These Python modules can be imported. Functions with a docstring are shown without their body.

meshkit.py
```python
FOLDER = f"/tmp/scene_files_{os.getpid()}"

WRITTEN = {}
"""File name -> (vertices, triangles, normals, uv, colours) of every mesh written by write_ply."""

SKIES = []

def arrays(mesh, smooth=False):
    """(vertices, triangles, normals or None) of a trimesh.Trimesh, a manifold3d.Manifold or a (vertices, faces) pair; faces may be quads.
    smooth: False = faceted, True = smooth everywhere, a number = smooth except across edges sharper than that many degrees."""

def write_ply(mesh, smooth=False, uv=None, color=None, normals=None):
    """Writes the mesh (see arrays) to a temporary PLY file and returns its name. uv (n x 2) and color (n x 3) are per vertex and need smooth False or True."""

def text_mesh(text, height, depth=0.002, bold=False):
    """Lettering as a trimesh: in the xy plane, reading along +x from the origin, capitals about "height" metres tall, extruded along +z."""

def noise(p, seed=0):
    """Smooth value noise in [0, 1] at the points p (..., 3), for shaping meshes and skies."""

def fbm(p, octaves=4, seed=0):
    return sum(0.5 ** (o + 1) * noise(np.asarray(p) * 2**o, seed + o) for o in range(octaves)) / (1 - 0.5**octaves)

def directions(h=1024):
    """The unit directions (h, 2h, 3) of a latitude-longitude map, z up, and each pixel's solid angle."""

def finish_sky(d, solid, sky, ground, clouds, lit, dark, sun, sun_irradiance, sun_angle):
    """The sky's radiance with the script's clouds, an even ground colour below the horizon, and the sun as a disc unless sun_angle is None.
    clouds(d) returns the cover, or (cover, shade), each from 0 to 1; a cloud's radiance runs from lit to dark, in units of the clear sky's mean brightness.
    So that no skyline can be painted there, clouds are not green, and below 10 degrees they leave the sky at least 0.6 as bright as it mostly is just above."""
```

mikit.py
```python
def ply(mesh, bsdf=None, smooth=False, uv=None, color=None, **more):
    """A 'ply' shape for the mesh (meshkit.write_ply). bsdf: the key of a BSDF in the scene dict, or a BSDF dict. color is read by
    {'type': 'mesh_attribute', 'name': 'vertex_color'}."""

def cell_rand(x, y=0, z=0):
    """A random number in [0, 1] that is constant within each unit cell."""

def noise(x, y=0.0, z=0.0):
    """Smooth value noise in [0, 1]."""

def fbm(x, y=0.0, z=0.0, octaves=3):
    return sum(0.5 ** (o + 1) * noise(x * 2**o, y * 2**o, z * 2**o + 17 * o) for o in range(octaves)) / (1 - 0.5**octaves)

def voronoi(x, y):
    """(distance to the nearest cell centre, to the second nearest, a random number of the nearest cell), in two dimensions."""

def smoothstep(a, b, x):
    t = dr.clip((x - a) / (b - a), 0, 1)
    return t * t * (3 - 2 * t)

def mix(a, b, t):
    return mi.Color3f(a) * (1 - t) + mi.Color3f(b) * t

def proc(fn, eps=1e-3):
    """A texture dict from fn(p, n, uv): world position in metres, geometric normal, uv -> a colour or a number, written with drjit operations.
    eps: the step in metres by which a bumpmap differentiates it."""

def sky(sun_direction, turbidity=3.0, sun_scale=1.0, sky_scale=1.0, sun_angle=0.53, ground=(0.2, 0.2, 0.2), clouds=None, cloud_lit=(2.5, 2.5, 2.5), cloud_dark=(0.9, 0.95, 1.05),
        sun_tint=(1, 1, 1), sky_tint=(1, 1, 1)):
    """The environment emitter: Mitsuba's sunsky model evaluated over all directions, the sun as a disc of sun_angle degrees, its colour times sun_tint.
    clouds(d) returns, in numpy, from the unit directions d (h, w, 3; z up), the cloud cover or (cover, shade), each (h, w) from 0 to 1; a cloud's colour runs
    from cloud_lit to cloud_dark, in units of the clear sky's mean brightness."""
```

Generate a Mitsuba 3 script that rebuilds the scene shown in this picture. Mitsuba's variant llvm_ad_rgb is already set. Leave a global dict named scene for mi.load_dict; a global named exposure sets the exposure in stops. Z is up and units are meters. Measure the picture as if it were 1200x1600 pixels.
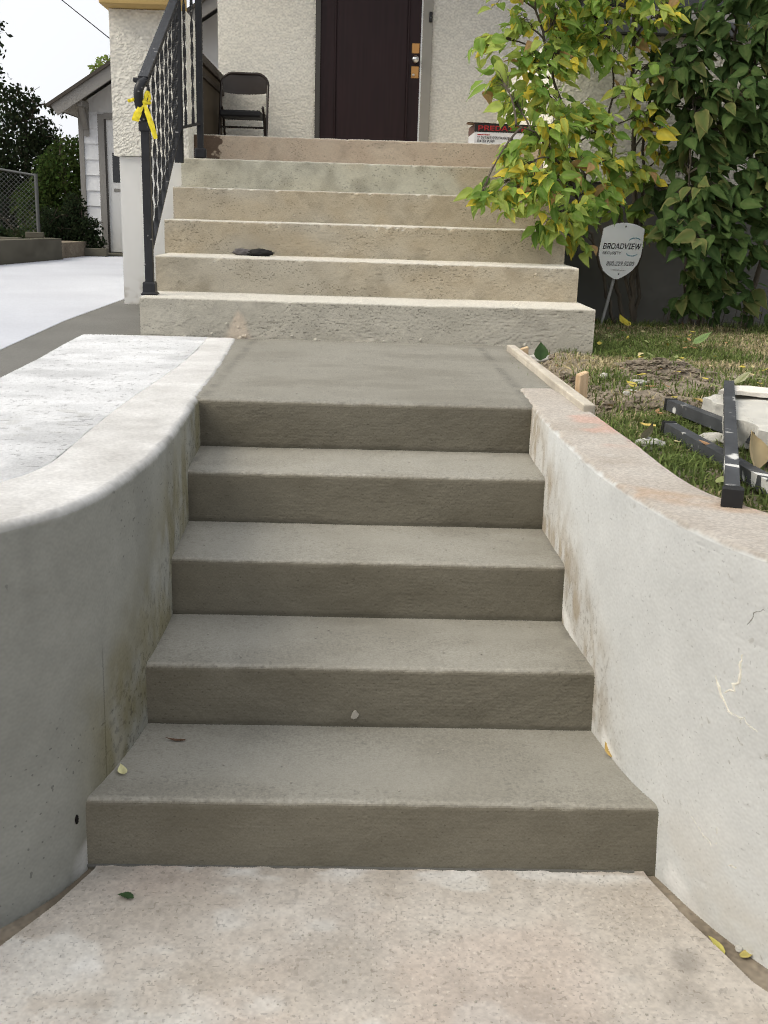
import math, random
import numpy as np, trimesh, mitsuba as mi, drjit as dr
import mikit, meshkit
from mikit import noise, fbm, voronoi, smoothstep, mix, proc
from shapely.geometry import Polygon, Point
T = mi.ScalarTransform4f
random.seed(7)
rng = np.random.default_rng(7)
scene, labels = {}, {}

# ------------------------------------------------------------------ camera, sky, exposure
_p, _y, _r = np.radians([15.42, 1.73, 1.74])
EYE = np.array([0.0, -2.002, 1.351])
FW = np.array([math.sin(_y) * math.cos(_p), math.cos(_y) * math.cos(_p), -math.sin(_p)])
_rt = np.array([math.cos(_y), -math.sin(_y), 0.0])
_up = np.cross(_rt, FW)
UP = -math.sin(_r) * _rt + math.cos(_r) * _up
scene['camera'] = {'type': 'perspective', 'fov': math.degrees(2 * math.atan(600 / 1650)), 'fov_axis': 'x', 'near_clip': 0.05, 'far_clip': 2000.0,
                   'to_world': T().look_at(origin=EYE.tolist(), target=(EYE + FW).tolist(), up=UP.tolist())}
# bright overcast: a broad, veiled sun high on the left over the side yard
SUN = np.array([-0.70, -0.24, 0.72]); SUN /= np.linalg.norm(SUN)
def overcast(d):
    """Full cloud, brighter in a very broad glow round the veiled sun, duller on the far side."""
    t = np.clip((0.15 - d @ SUN) / 0.95, 0, 1)
    return np.ones(d.shape[:2]), t * t * (3 - 2 * t)
scene['sky'] = mikit.sky(SUN.tolist(), turbidity=3, sun_scale=0.3, sun_angle=36, sky_scale=1.0, clouds=overcast,
                         sun_tint=(0.90, 1.0, 1.12), cloud_lit=(1.84, 1.88, 1.95), cloud_dark=(0.50, 0.54, 0.59), ground=(0.2, 0.19, 0.17))
exposure = 2.62

# ------------------------------------------------------------------ materials
def V(p): return mi.Float(p.x), mi.Float(p.y), mi.Float(p.z)

def principled(col, rough=0.8, spec=0.3, bump=None, bscale=1.0, eps=1e-3, **kw):
    b = {'type': 'principled', 'base_color': col if isinstance(col, dict) else {'type': 'rgb', 'value': list(col)},
         'roughness': rough, 'specular': spec, **kw}
    if bump is not None:
        b = {'type': 'bumpmap', 'nested_texture': proc(bump, eps), 'scale': bscale, 'nested_bsdf': b}
    return {'type': 'twosided', 'bsdf': b}

def bump_grain(p, n, uv):
    x, y, z = V(p)
    return 0.55 * noise(x * 130, y * 130, z * 130) + 0.45 * noise(x * 300, y * 300, z * 300) + 0.8 * noise(x * 25, y * 25, z * 25)

def fresh_col(p, n, uv):
    x, y, z = V(p)
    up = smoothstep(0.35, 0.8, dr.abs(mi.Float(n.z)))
    big = fbm(x * 2.2 + 3, y * 2.6, z * 2.2)
    mid = fbm(x * 16, y * 16, z * 16, octaves=4)
    streak = noise(x * 7, y * 60, z * 300)
    g = noise(x * 260, y * 260, z * 260) * 0.6 + noise(x * 600, y * 600, z * 600) * 0.4
    damp = smoothstep(0.42, 0.66, fbm(x * 3.3 + 1, y * 6, z * 5, octaves=4))
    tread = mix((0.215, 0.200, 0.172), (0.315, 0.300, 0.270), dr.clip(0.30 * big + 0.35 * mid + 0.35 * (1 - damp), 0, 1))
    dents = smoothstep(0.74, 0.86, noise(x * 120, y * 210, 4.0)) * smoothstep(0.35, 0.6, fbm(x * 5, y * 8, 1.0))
    tread = tread * (1 - 0.16 * dents) * (1 - 0.20 * smoothstep(1.25, 1.33, y)) * (0.78 + 0.44 * g)  # landing darkened in colour to offset its more open light
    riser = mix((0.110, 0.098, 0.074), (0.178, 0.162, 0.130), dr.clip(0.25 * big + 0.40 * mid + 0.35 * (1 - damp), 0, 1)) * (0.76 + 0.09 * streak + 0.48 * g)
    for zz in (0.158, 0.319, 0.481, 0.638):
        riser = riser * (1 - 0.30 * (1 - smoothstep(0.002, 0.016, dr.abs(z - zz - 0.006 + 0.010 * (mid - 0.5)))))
    spot = smoothstep(0.80, 0.88, noise(x * 170, y * 170, z * 170))
    riser = riser * (0.94 - 0.25 * spot)
    nz = dr.abs(mi.Float(n.z))
    nose = smoothstep(0.30, 0.55, nz) * (1 - smoothstep(0.86, 0.99, nz))
    side = dr.minimum(x + 0.482, 0.570 - x)
    edge_dark = (1 - smoothstep(0.0, 0.035, dr.abs(side) + 0.02 * (mid - 0.5))) * smoothstep(0.35, 0.45, y) * smoothstep(0.3, 0.6, mid)  # darker towards both ends of the steps
    return mix(riser, tread, up) * mi.Color3f(0.97, 0.975, 0.945) * (1 - 0.28 * edge_dark) * (1 + nose * (0.10 + 0.35 * (noise(x * 150, y * 150, z * 150) - 0.4)))

def fresh_bump(p, n, uv):
    x, y, z = V(p)
    up = smoothstep(0.35, 0.8, dr.abs(mi.Float(n.z)))
    broom = 0.3 * noise(x * 9, y * 60, z * 280) * (1 - up)
    dents = smoothstep(0.74, 0.86, noise(x * 120, y * 210, 4.0)) * up
    return broom + 0.8 * noise(x * 190, y * 190, z * 190) + 0.7 * noise(x * 80, y * 80, z * 80) + 0.7 * noise(x * 22, y * 22, z * 22) - 0.5 * dents

def old_steps_col(p, n, uv):
    x, y, z = V(p)
    big = fbm(x * 1.6 + 9, y * 1.2, z * 3.0 + 2)
    mid = fbm(x * 9, y * 9, z * 9, octaves=4)
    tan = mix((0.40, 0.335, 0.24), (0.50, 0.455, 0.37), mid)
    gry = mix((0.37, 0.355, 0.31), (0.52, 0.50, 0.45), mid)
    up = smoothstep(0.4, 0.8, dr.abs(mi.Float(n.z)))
    first = 1 - smoothstep(0.965, 0.985, z)                   # lowest riser: greyer mix
    fifth = smoothstep(1.495, 1.515, z) * (1 - smoothstep(1.675, 1.69, z))   # fifth riser: lichen grey-green
    top = smoothstep(1.675, 1.69, z)                          # porch edge: pinkish
    c = mix(tan, gry, dr.clip(first * 0.95 + smoothstep(0.45, 0.7, big) * 0.6, 0, 1))
    lich = mix((0.34, 0.345, 0.295), (0.56, 0.57, 0.50), smoothstep(0.25, 0.62, fbm(x * 11, y * 3, z * 9, octaves=4)))
    rust = smoothstep(0.56, 0.7, fbm(x * 4.1 + 5, y, z * 3))
    c = mix(c, mix(lich, mi.Color3f(0.46, 0.37, 0.25), rust * 0.8), fifth * 0.6)
    c = mix(c, mix((0.46, 0.36, 0.285), (0.55, 0.47, 0.39), mid), top * 0.85)
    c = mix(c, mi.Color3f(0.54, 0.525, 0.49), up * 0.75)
    pits = smoothstep(0.72, 0.84, noise(x * 130, y * 130, z * 130)) * smoothstep(0.4, 0.6, fbm(x * 5, y * 5, z * 9)) + smoothstep(0.84, 0.90, noise(x * 80, y * 80, z * 80)) * 0.6
    c = c * (1 - 0.42 * dr.clip(pits, 0, 1) * (1 - 0.6 * up))
    dark = smoothstep(0.52, 0.74, fbm(x * 9 + 2, y * 2, z * 6 + 1, octaves=5)) * (1 - up)
    c = c * (1 - 0.15 * dark)
    # old pinkish repair patch on the lowest riser
    pt = (1 - smoothstep(0.05, 0.085, dr.abs(x + 0.56) + 0.55 * (z - 0.80) + 0.05 * (mid - 0.5))) * first * (1 - up)
    c = mix(c, mi.Color3f(0.58, 0.50, 0.42), pt * 0.8)
    # spilled brown stain at the left end of the porch edge
    st = (1 - smoothstep(-0.91, -0.88, x + 0.06 * (fbm(x * 25, y, z * 25) - 0.5) * 3)) * top * (1 - up)
    c = mix(c, mi.Color3f(0.085, 0.055, 0.04), st * 0.9)
    white = smoothstep(0.62, 0.72, fbm(x * 7 + 40, y * 7, z * 12)) * (1 - smoothstep(0.80, 0.86, z + 0.04 * mid))
    c = mix(c, mi.Color3f(0.66, 0.63, 0.57), white * 0.8)
    return c * mi.Color3f(0.92, 0.905, 0.865) * (0.86 + 0.28 * noise(x * 210, y * 210, z * 210))

def old_bump(p, n, uv):
    x, y, z = V(p)
    pit = smoothstep(0.70, 0.86, noise(x * 70, y * 70, z * 70))
    return noise(x * 110, y * 110, z * 110) + 0.9 * noise(x * 28, y * 28, z * 28) - 1.5 * pit + 0.4 * noise(x * 260, y * 260, z * 260)

def path_col(p, n, uv):
    x, y, z = V(p)
    big = fbm(x * 2.1 + 4.2, y * 2.1 + 1.3, 0.5)
    mid = fbm(x * 11, y * 11, 2.0, octaves=4)
    c = mix((0.40, 0.355, 0.305), (0.58, 0.545, 0.50), dr.clip(big * 0.8 + mid * 0.7 - 0.27, 0, 1))
    pale = smoothstep(0.56, 0.68, fbm(x * 5 + 1.7, y * 7 + 0.4, 7.0))
    c = mix(c, mi.Color3f(0.63, 0.62, 0.59), pale * 0.6)
    pink = smoothstep(0.52, 0.7, fbm(x * 3 + 8, y * 3 + 2, 3.0))
    c = mix(c, mi.Color3f(0.47, 0.375, 0.32), pink * 0.35)
    a, b, w = voronoi(x * 85, y * 85)
    stone = (1 - smoothstep(0.18, 0.30, a)) * smoothstep(0.55, 0.6, w)
    c = mix(c, mix((0.33, 0.27, 0.22), (0.66, 0.62, 0.56), smoothstep(0.6, 1.0, w)), stone * 0.40 * smoothstep(0.3, 0.6, fbm(x * 6, y * 6, 8.0)))
    spots = smoothstep(0.60, 0.80, fbm(x * 18 + 3, y * 18, 1.0))
    holes = smoothstep(0.86, 0.92, noise(x * 70, y * 70, 3.0))
    rim = smoothstep(-0.075, -0.02, y + 0.03 * (mid - 0.5)) * smoothstep(0.4, 0.6, fbm(x * 9, y * 20, 4.0))
    c = mix(c, mi.Color3f(0.68, 0.67, 0.65), rim * 0.7)
    c = c * (1 - 0.08 * spots) * (1 - 0.12 * holes)
    st = 1 - smoothstep(0.012, 0.045, dr.sqrt(dr.square(x - 0.655) + dr.square((y + 0.29) * 0.8)) + 0.03 * (mid - 0.5))
    st2 = 1 - smoothstep(0.02, 0.06, dr.sqrt(dr.square(x - 0.63) + dr.square((y + 0.40) * 0.8)) + 0.04 * (mid - 0.5))
    c = c * (1 - 0.32 * st - 0.18 * st2)
    sp = 1 - smoothstep(0.02, 0.055, dr.sqrt(dr.square(x + 0.465) + dr.square(y + 0.325)) + 0.10 * (mid - 0.5))
    c = mix(c, mi.Color3f(0.66, 0.65, 0.63), sp * 0.7)
    bro = smoothstep(0.47, 0.66, fbm(x * 3.6 + 21, y * 3.6, 12.0, octaves=4))
    c = c * (1 - 0.13 * bro)
    fine = fbm(x * 130, y * 130, 1.0)
    tiny = smoothstep(0.80, 0.90, noise(x * 190, y * 190, 6.0))
    return c * 0.95 * (0.83 + 0.34 * fine) * (1 - 0.25 * tiny)

def path_bump(p, n, uv):
    x, y, z = V(p)
    a, b, w = voronoi(x * 85, y * 85)
    return 0.9 * noise(x * 40, y * 40, z) + 0.7 * noise(x * 160, y * 160, z) + 0.5 * (1 - smoothstep(0.1, 0.4, a)) * smoothstep(0.5, 0.6, w)

def patio_col(p, n, uv):
    x, y, z = V(p)
    mid = fbm(x * 5, y * 5, 1.0, octaves=4)
    c = mix((0.40, 0.405, 0.41), (0.60, 0.605, 0.615), fbm(x * 7, y * 12, 1.0, octaves=5))
    scr = smoothstep(0.70, 0.78, noise(x * 22 + y * 4, y * 40, 2.0)) * smoothstep(0.45, 0.65, fbm(x * 2.5, y * 2.5, 9.0))
    c = mix(c, mi.Color3f(0.40, 0.40, 0.39), scr * 0.55)
    pits = smoothstep(0.80, 0.88, noise(x * 55, y * 70, 5.0))
    wear = smoothstep(0.50, 0.68, fbm(x * 3.1 + 7, y * 4.0, 6.0, octaves=4))
    return c * (1 - 0.30 * pits) * (1 - 0.16 * wear) * (0.88 + 0.22 * noise(x * 220, y * 220, 1.0))

def drive_col(p, n, uv):
    x, y, z = V(p)
    mid = fbm(x * 1.5, y * 1.5, 1.0, octaves=4)
    return mix((0.37, 0.38, 0.415), (0.45, 0.465, 0.50), mid) * (0.96 + 0.08 * noise(x * 90, y * 90, 1.0))

def strip_col(p, n, uv):
    x, y, z = V(p)
    m = fbm(x * 3, y * 3, 2.0, octaves=4)
    return mix((0.11, 0.107, 0.097), (0.155, 0.151, 0.14), m) * (0.9 + 0.2 * noise(x * 200, y * 200, 1.0))

def wall_right_col(p, n, uv):
    x, y, z = V(p)
    mid = fbm(x * 7, y * 7, z * 7, octaves=4)
    up = smoothstep(0.787, 0.798, z + 0.016 * (fbm(x * 34, y * 34, z * 34) - 0.5))
    face = mix((0.455, 0.465, 0.46), (0.56, 0.57, 0.565), fbm(x * 2.2, y * 2.2, z * 2.2) * 0.6 + mid * 0.4)
    # brown soil stain where the steps meet the wall
    stair = dr.minimum(dr.maximum((y - 0.02) * 0.49 + 0.1, 0.0), 0.8)
    near = 1 - smoothstep(0.08, 0.30, z - stair + 0.10 * (mid - 0.5))
    blot = smoothstep(0.36, 0.66, fbm(x * 20, y * 26, z * 12))
    stain = near * smoothstep(0.08, 0.4, y) * (0.35 + 0.65 * blot)
    c = mix(face, mi.Color3f(0.27, 0.225, 0.165), stain * 0.85)
    fleck = smoothstep(0.55, 0.80, fbm(x * 60, y * 150, z * 70)) * near * smoothstep(0.05, 0.3, y)
    c = mix(c, mi.Color3f(0.14, 0.115, 0.085), fleck * 0.5)
    lime = (1 - smoothstep(0.015, 0.05, dr.abs(z - stair + 0.045 + 0.05 * (mid - 0.5)))) * smoothstep(0.45, 0.6, fbm(x * 8, y * 10, z * 10))
    c = mix(c, mi.Color3f(0.66, 0.66, 0.65), lime * 0.7)
    pits = smoothstep(0.84, 0.92, noise(y * 46 + z * 62, z * 95 - y * 150, x * 30)) * smoothstep(0.48, 0.66, fbm(x * 5, y * 5 + 3, z * 5))
    c = mix(c, mi.Color3f(0.34, 0.335, 0.31), pits * 0.75)
    pits2 = smoothstep(0.86, 0.92, noise(x * 150, y * 150, z * 150))
    cloudy = fbm(x * 12, y * 12, z * 9, octaves=4)
    c = c * (1 - 0.22 * pits2) * (0.90 + 0.20 * cloudy)
    low = smoothstep(0.30, 0.0, z) * smoothstep(0.4, 0.7, mid)
    c = mix(c, mi.Color3f(0.42, 0.38, 0.32), low * 0.4)
    topc = mix((0.47, 0.415, 0.355), (0.62, 0.58, 0.53), fbm(x * 8 + 3, y * 8, 3.0, octaves=4))
    paint = (1 - smoothstep(0.035, 0.075, dr.abs((x - 0.705) * 0.9 + 0.02 * (mid - 0.5)))) * smoothstep(0.62, 0.80, y) * (1 - smoothstep(1.15, 1.35, y))
    topc = mix(topc, mi.Color3f(0.70, 0.40, 0.31), paint * smoothstep(0.30, 0.62, fbm(x * 12, y * 12, 6.0)) * 0.5)
    rust = (1 - smoothstep(0.03, 0.09, dr.abs(y - 0.12 + 0.6 * (x - 0.75)))) * smoothstep(0.42, 0.6, mid)
    topc = mix(topc, mi.Color3f(0.55, 0.36, 0.22), rust * 0.5)
    sand = noise(x * 190, y * 190, 2.0)
    topc = topc * (0.56 + 0.20 * sand)
    return mix(c * (0.93 + 0.14 * noise(x * 200, y * 200, z * 200)), topc, up)

def wall_left_col(p, n, uv):
    x, y, z = V(p)
    mid = fbm(x * 6, y * 6, z * 6, octaves=4)
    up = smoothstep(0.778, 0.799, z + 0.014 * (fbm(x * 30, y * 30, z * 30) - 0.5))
    face = mix((0.190, 0.193, 0.175), (0.262, 0.266, 0.245), fbm(x * 2, y * 3.2, z * 1.4) * 0.6 + mid * 0.4)  # same concrete as the right wall, its unlit side darkened in colour
    stair = dr.minimum(dr.maximum((y - 0.02) * 0.49 + 0.1, 0.0), 0.8)
    olive = (1 - smoothstep(0.08, 0.46, z - stair + 0.3 * (mid - 0.5))) * smoothstep(-0.08, 0.12, y) * smoothstep(0.28, 0.58, fbm(x * 9, y * 12, z * 6, octaves=5))
    grit = smoothstep(0.52, 0.75, fbm(x * 70, y * 90, z * 70)) * (1 - smoothstep(0.04, 0.30, z - stair)) * smoothstep(0.0, 0.15, y)
    c = mix(face, mi.Color3f(0.15, 0.137, 0.082), olive * 0.88) * (1 - 0.38 * grit)
    drip = smoothstep(0.45, 0.8, noise(y * 14 + x * 14, z * 1.3, 3.0))
    c = c * (1 - 0.10 * drip)
    seam = 1 - smoothstep(0.0015, 0.0035, dr.abs(y - 0.085 + 0.004 * (mid - 0.5)))
    c = c * (1 - 0.3 * seam * (1 - smoothstep(0.42, 0.5, z)))
    c = c * (0.90 + 0.20 * fbm(x * 24, y * 24, z * 20, octaves=4))
    pits = smoothstep(0.84, 0.90, noise(x * 110, y * 110, z * 110)) * smoothstep(0.45, 0.6, fbm(x * 4, y * 4, z * 4))
    c = c * (1 - 0.4 * pits)
    pale = smoothstep(0.55, 0.7, fbm(x * 5, y * 7 + 3, z * 5)) * smoothstep(0.30, 0.05, z)
    c = mix(c, mi.Color3f(0.56, 0.56, 0.55), pale * 0.5)
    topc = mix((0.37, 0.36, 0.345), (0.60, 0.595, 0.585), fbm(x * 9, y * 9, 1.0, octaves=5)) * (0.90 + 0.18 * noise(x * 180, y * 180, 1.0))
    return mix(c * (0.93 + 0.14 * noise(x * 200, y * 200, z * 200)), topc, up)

def stucco_col(p, n, uv):
    x, y, z = V(p)
    m = fbm(x * 1.3, y * 1.3, z * 1.3)
    return mix((0.765, 0.735, 0.65), (0.825, 0.80, 0.725), m) * (0.80 + 0.34 * noise(x * 85, y * 85, z * 85))

def stucco_bump(p, n, uv):
    x, y, z = V(p)
    a = 0.6 * noise(x * 62 + 1.7 * noise(x * 30, y * 30, z * 30), y * 62, z * 62 + 9) + 0.4 * noise(x * 130, y * 130, z * 130)
    return smoothstep(0.38, 0.66, a) + 0.35 * a

def base_col(p, n, uv):
    x, y, z = V(p)
    m = fbm(x * 3, y * 3, z * 3, octaves=4)
    c = mix((0.66, 0.655, 0.63), (0.74, 0.735, 0.71), m)
    dirt = smoothstep(1.0, 0.82, z + 0.1 * (m - 0.5)) * smoothstep(0.4, 0.6, fbm(x * 14, y * 14, z * 14))
    return mix(c, mi.Color3f(0.35, 0.31, 0.25), dirt * 0.6)

def grey_base_col(p, n, uv):
    x, y, z = V(p)
    m = fbm(x * 4, y * 4, z * 4, octaves=4)
    return mix((0.10, 0.10, 0.092), (0.15, 0.148, 0.14), m)  # foundation grey darkened in colour for shade from the shrubs

def soil_col(p, n, uv):
    x, y, z = V(p)
    m = fbm(x * 9, y * 9, z * 9, octaves=4)
    c = mix((0.12, 0.097, 0.07), (0.31, 0.265, 0.21), m)
    return c * (0.7 + 0.6 * noise(x * 120, y * 120, z * 120))

def soil_bump(p, n, uv):
    x, y, z = V(p)
    return noise(x * 30, y * 30, z * 30) + 0.6 * noise(x * 90, y * 90, z * 90)

def wood_col(p, n, uv):
    x, y, z = V(p)
    g = noise(x * 90, y * 5, z * 90) * 0.6 + noise(x * 30, y * 3, z * 40) * 0.4
    return mix((0.30, 0.265, 0.215), (0.52, 0.48, 0.41), g) * (0.8 + 0.4 * fbm(x * 20, y * 20, z * 20))

def stake_col(p, n, uv):
    x, y, z = V(p)
    g = noise(x * 120, y * 120, z * 7)
    return mix((0.42, 0.29, 0.17), (0.62, 0.47, 0.31), g)

def door_col(p, n, uv):
    x, y, z = V(p)
    g = noise(x * 70, y * 10, z * 3)
    return mix((0.0125, 0.0034, 0.0042), (0.021, 0.0058, 0.007), g)

def tube_col(p, n, uv):
    x, y, z = V(p)
    m = fbm(x * 14, y * 14, z * 14, octaves=4)
    scratch = smoothstep(0.60, 0.68, noise(x * 30 + y * 40, y * 12 - x * 30, z * 30))
    c = mix((0.022, 0.023, 0.027), (0.075, 0.08, 0.088), m)
    return mix(c, mi.Color3f(0.62, 0.62, 0.60), scratch * smoothstep(0.5, 0.62, m) * 0.9)

def bark_col(p, n, uv):
    x, y, z = V(p)
    return mix((0.055, 0.045, 0.035), (0.14, 0.12, 0.095), fbm(x * 60, y * 60, z * 14))

def iron_col(p, n, uv):
    x, y, z = V(p)
    m = fbm(x * 60, y * 60, z * 25)
    chip = smoothstep(0.90, 0.93, noise(x * 70, y * 70, z * 60))
    return mix(mix((0.006, 0.0065, 0.008), (0.017, 0.018, 0.022), m), mi.Color3f(0.35, 0.34, 0.33), chip * 0.7)

def planter_col(p, n, uv):
    x, y, z = V(p)
    m = fbm(x * 5, y * 5, z * 8, octaves=4)
    return mix((0.085, 0.078, 0.06), (0.16, 0.15, 0.12), m)

def siding_col(p, n, uv):
    x, y, z = V(p)
    m = fbm(x * 8, y * 8, z * 20)
    return mix((0.74, 0.75, 0.77), (0.82, 0.83, 0.85), m)

def vc(): return {'type': 'mesh_attribute', 'name': 'vertex_color'}

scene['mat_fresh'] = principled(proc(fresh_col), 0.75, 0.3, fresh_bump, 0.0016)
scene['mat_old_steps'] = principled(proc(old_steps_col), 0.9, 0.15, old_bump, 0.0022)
scene['mat_path'] = principled(proc(path_col), 0.9, 0.15, path_bump, 0.0018)
scene['mat_patio'] = principled(proc(patio_col), 0.9, 0.15, bump_grain, 0.0008)
scene['mat_strip'] = principled(proc(strip_col), 0.8, 0.25, bump_grain, 0.0008)
scene['mat_drive'] = principled(proc(drive_col), 0.9, 0.15)
scene['mat_wall_right'] = principled(proc(wall_right_col), 0.85, 0.2, old_bump, 0.0007)
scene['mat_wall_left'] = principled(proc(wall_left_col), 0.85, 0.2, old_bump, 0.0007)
scene['mat_stucco'] = principled(proc(stucco_col), 0.95, 0.1, stucco_bump, 0.006, 2e-3)
scene['mat_base'] = principled(proc(base_col), 0.9, 0.15, bump_grain, 0.0012)
scene['mat_grey_base'] = principled(proc(grey_base_col), 0.9, 0.15, bump_grain, 0.0012)
scene['mat_soil'] = principled(proc(soil_col), 0.95, 0.1, soil_bump, 0.008, 2e-3)
scene['mat_wood'] = principled(proc(wood_col), 0.85, 0.2)
scene['mat_stake'] = principled(proc(stake_col), 0.8, 0.2)
scene['mat_door'] = principled(proc(door_col), 0.5, 0.3)
scene['mat_tube'] = principled(proc(tube_col), 0.5, 0.4)
scene['mat_bark'] = principled(proc(bark_col), 0.9, 0.1)
scene['mat_iron'] = principled(proc(iron_col), 0.42, 0.4)
scene['mat_planter'] = principled(proc(planter_col), 0.9, 0.1, bump_grain, 0.002)
scene['mat_siding'] = principled(proc(siding_col), 0.6, 0.3)
for k, c, r, s in [('yellow_paint', (0.42, 0.29, 0.11), 0.6, 0.3), ('grey_trim', (0.27, 0.26, 0.245), 0.7, 0.3), ('sill_grey', (0.10, 0.105, 0.115), 0.6, 0.3),
                   ('door_frame', (0.07, 0.065, 0.06), 0.6, 0.3), ('jamb', (0.30, 0.285, 0.25), 0.6, 0.3), ('brown_panel', (0.055, 0.042, 0.028), 0.7, 0.2), ('brown_trim', (0.030, 0.022, 0.015), 0.6, 0.3),
                   ('white_paint', (0.74, 0.74, 0.73), 0.6, 0.3), ('chair', (0.030, 0.021, 0.016), 0.4, 0.5), ('black', (0.012, 0.012, 0.013), 0.5, 0.4),
                   ('ribbon', (0.80, 0.66, 0.02), 0.35, 0.5), ('box_white', (0.60, 0.61, 0.64), 0.45, 0.4), ('box_black', (0.012, 0.010, 0.011), 0.45, 0.4), ('box_red', (0.33, 0.015, 0.02), 0.5, 0.4),
                   ('card', (0.23, 0.16, 0.11), 0.9, 0.1), ('cardgrey', (0.13, 0.085, 0.075), 0.8, 0.1), ('ink', (0.015, 0.015, 0.018), 0.6, 0.3), ('teal', (0.025, 0.20, 0.30), 0.5, 0.4),
                   ('sign', (0.86, 0.88, 0.88), 0.4, 0.4), ('sign_stake', (0.30, 0.30, 0.29), 0.5, 0.5), ('shingle', (0.085, 0.075, 0.065), 0.95, 0.1), ('stone', (0.55, 0.53, 0.49), 0.9, 0.1),
                   ('chunk', (0.43, 0.42, 0.385), 0.9, 0.1), ('dirt_white', (0.58, 0.55, 0.50), 0.9, 0.1), ('repair', (0.66, 0.64, 0.56), 0.9, 0.1), ('hollow_shade', (0.010, 0.009, 0.008), 0.9, 0.1),
                   ('crack', (0.22, 0.215, 0.20), 0.9, 0.1), ('chip', (0.33, 0.31, 0.27), 0.9, 0.1), ('rubber', (0.014, 0.013, 0.012), 0.75, 0.3), ('sole', (0.12, 0.11, 0.11), 0.85, 0.2), ('galv', (0.10, 0.105, 0.105), 0.5, 0.5), ('roof_dark', (0.10, 0.095, 0.09), 0.9, 0.1), ('soffit', (0.55, 0.53, 0.48), 0.8, 0.1)]:
    scene['mat_' + k] = principled(c, r, s)
scene['mat_copper'] = {'type': 'twosided', 'bsdf': {'type': 'principled', 'base_color': {'type': 'rgb', 'value': [0.50, 0.26, 0.09]}, 'metallic': 0.8, 'roughness': 0.4}}
scene['mat_chrome'] = {'type': 'twosided', 'bsdf': {'type': 'principled', 'base_color': {'type': 'rgb', 'value': [0.75, 0.74, 0.72]}, 'metallic': 1.0, 'roughness': 0.15}}
scene['mat_glass_dark'] = {'type': 'twosided', 'bsdf': {'type': 'principled', 'base_color': {'type': 'rgb', 'value': [0.015, 0.016, 0.018]}, 'roughness': 0.1, 'specular': 0.5}}
scene['mat_leaf'] = {'type': 'principledthin', 'base_color': vc(), 'roughness': 0.45, 'diff_trans': 0.9, 'spec_trans': 0.0}
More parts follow.
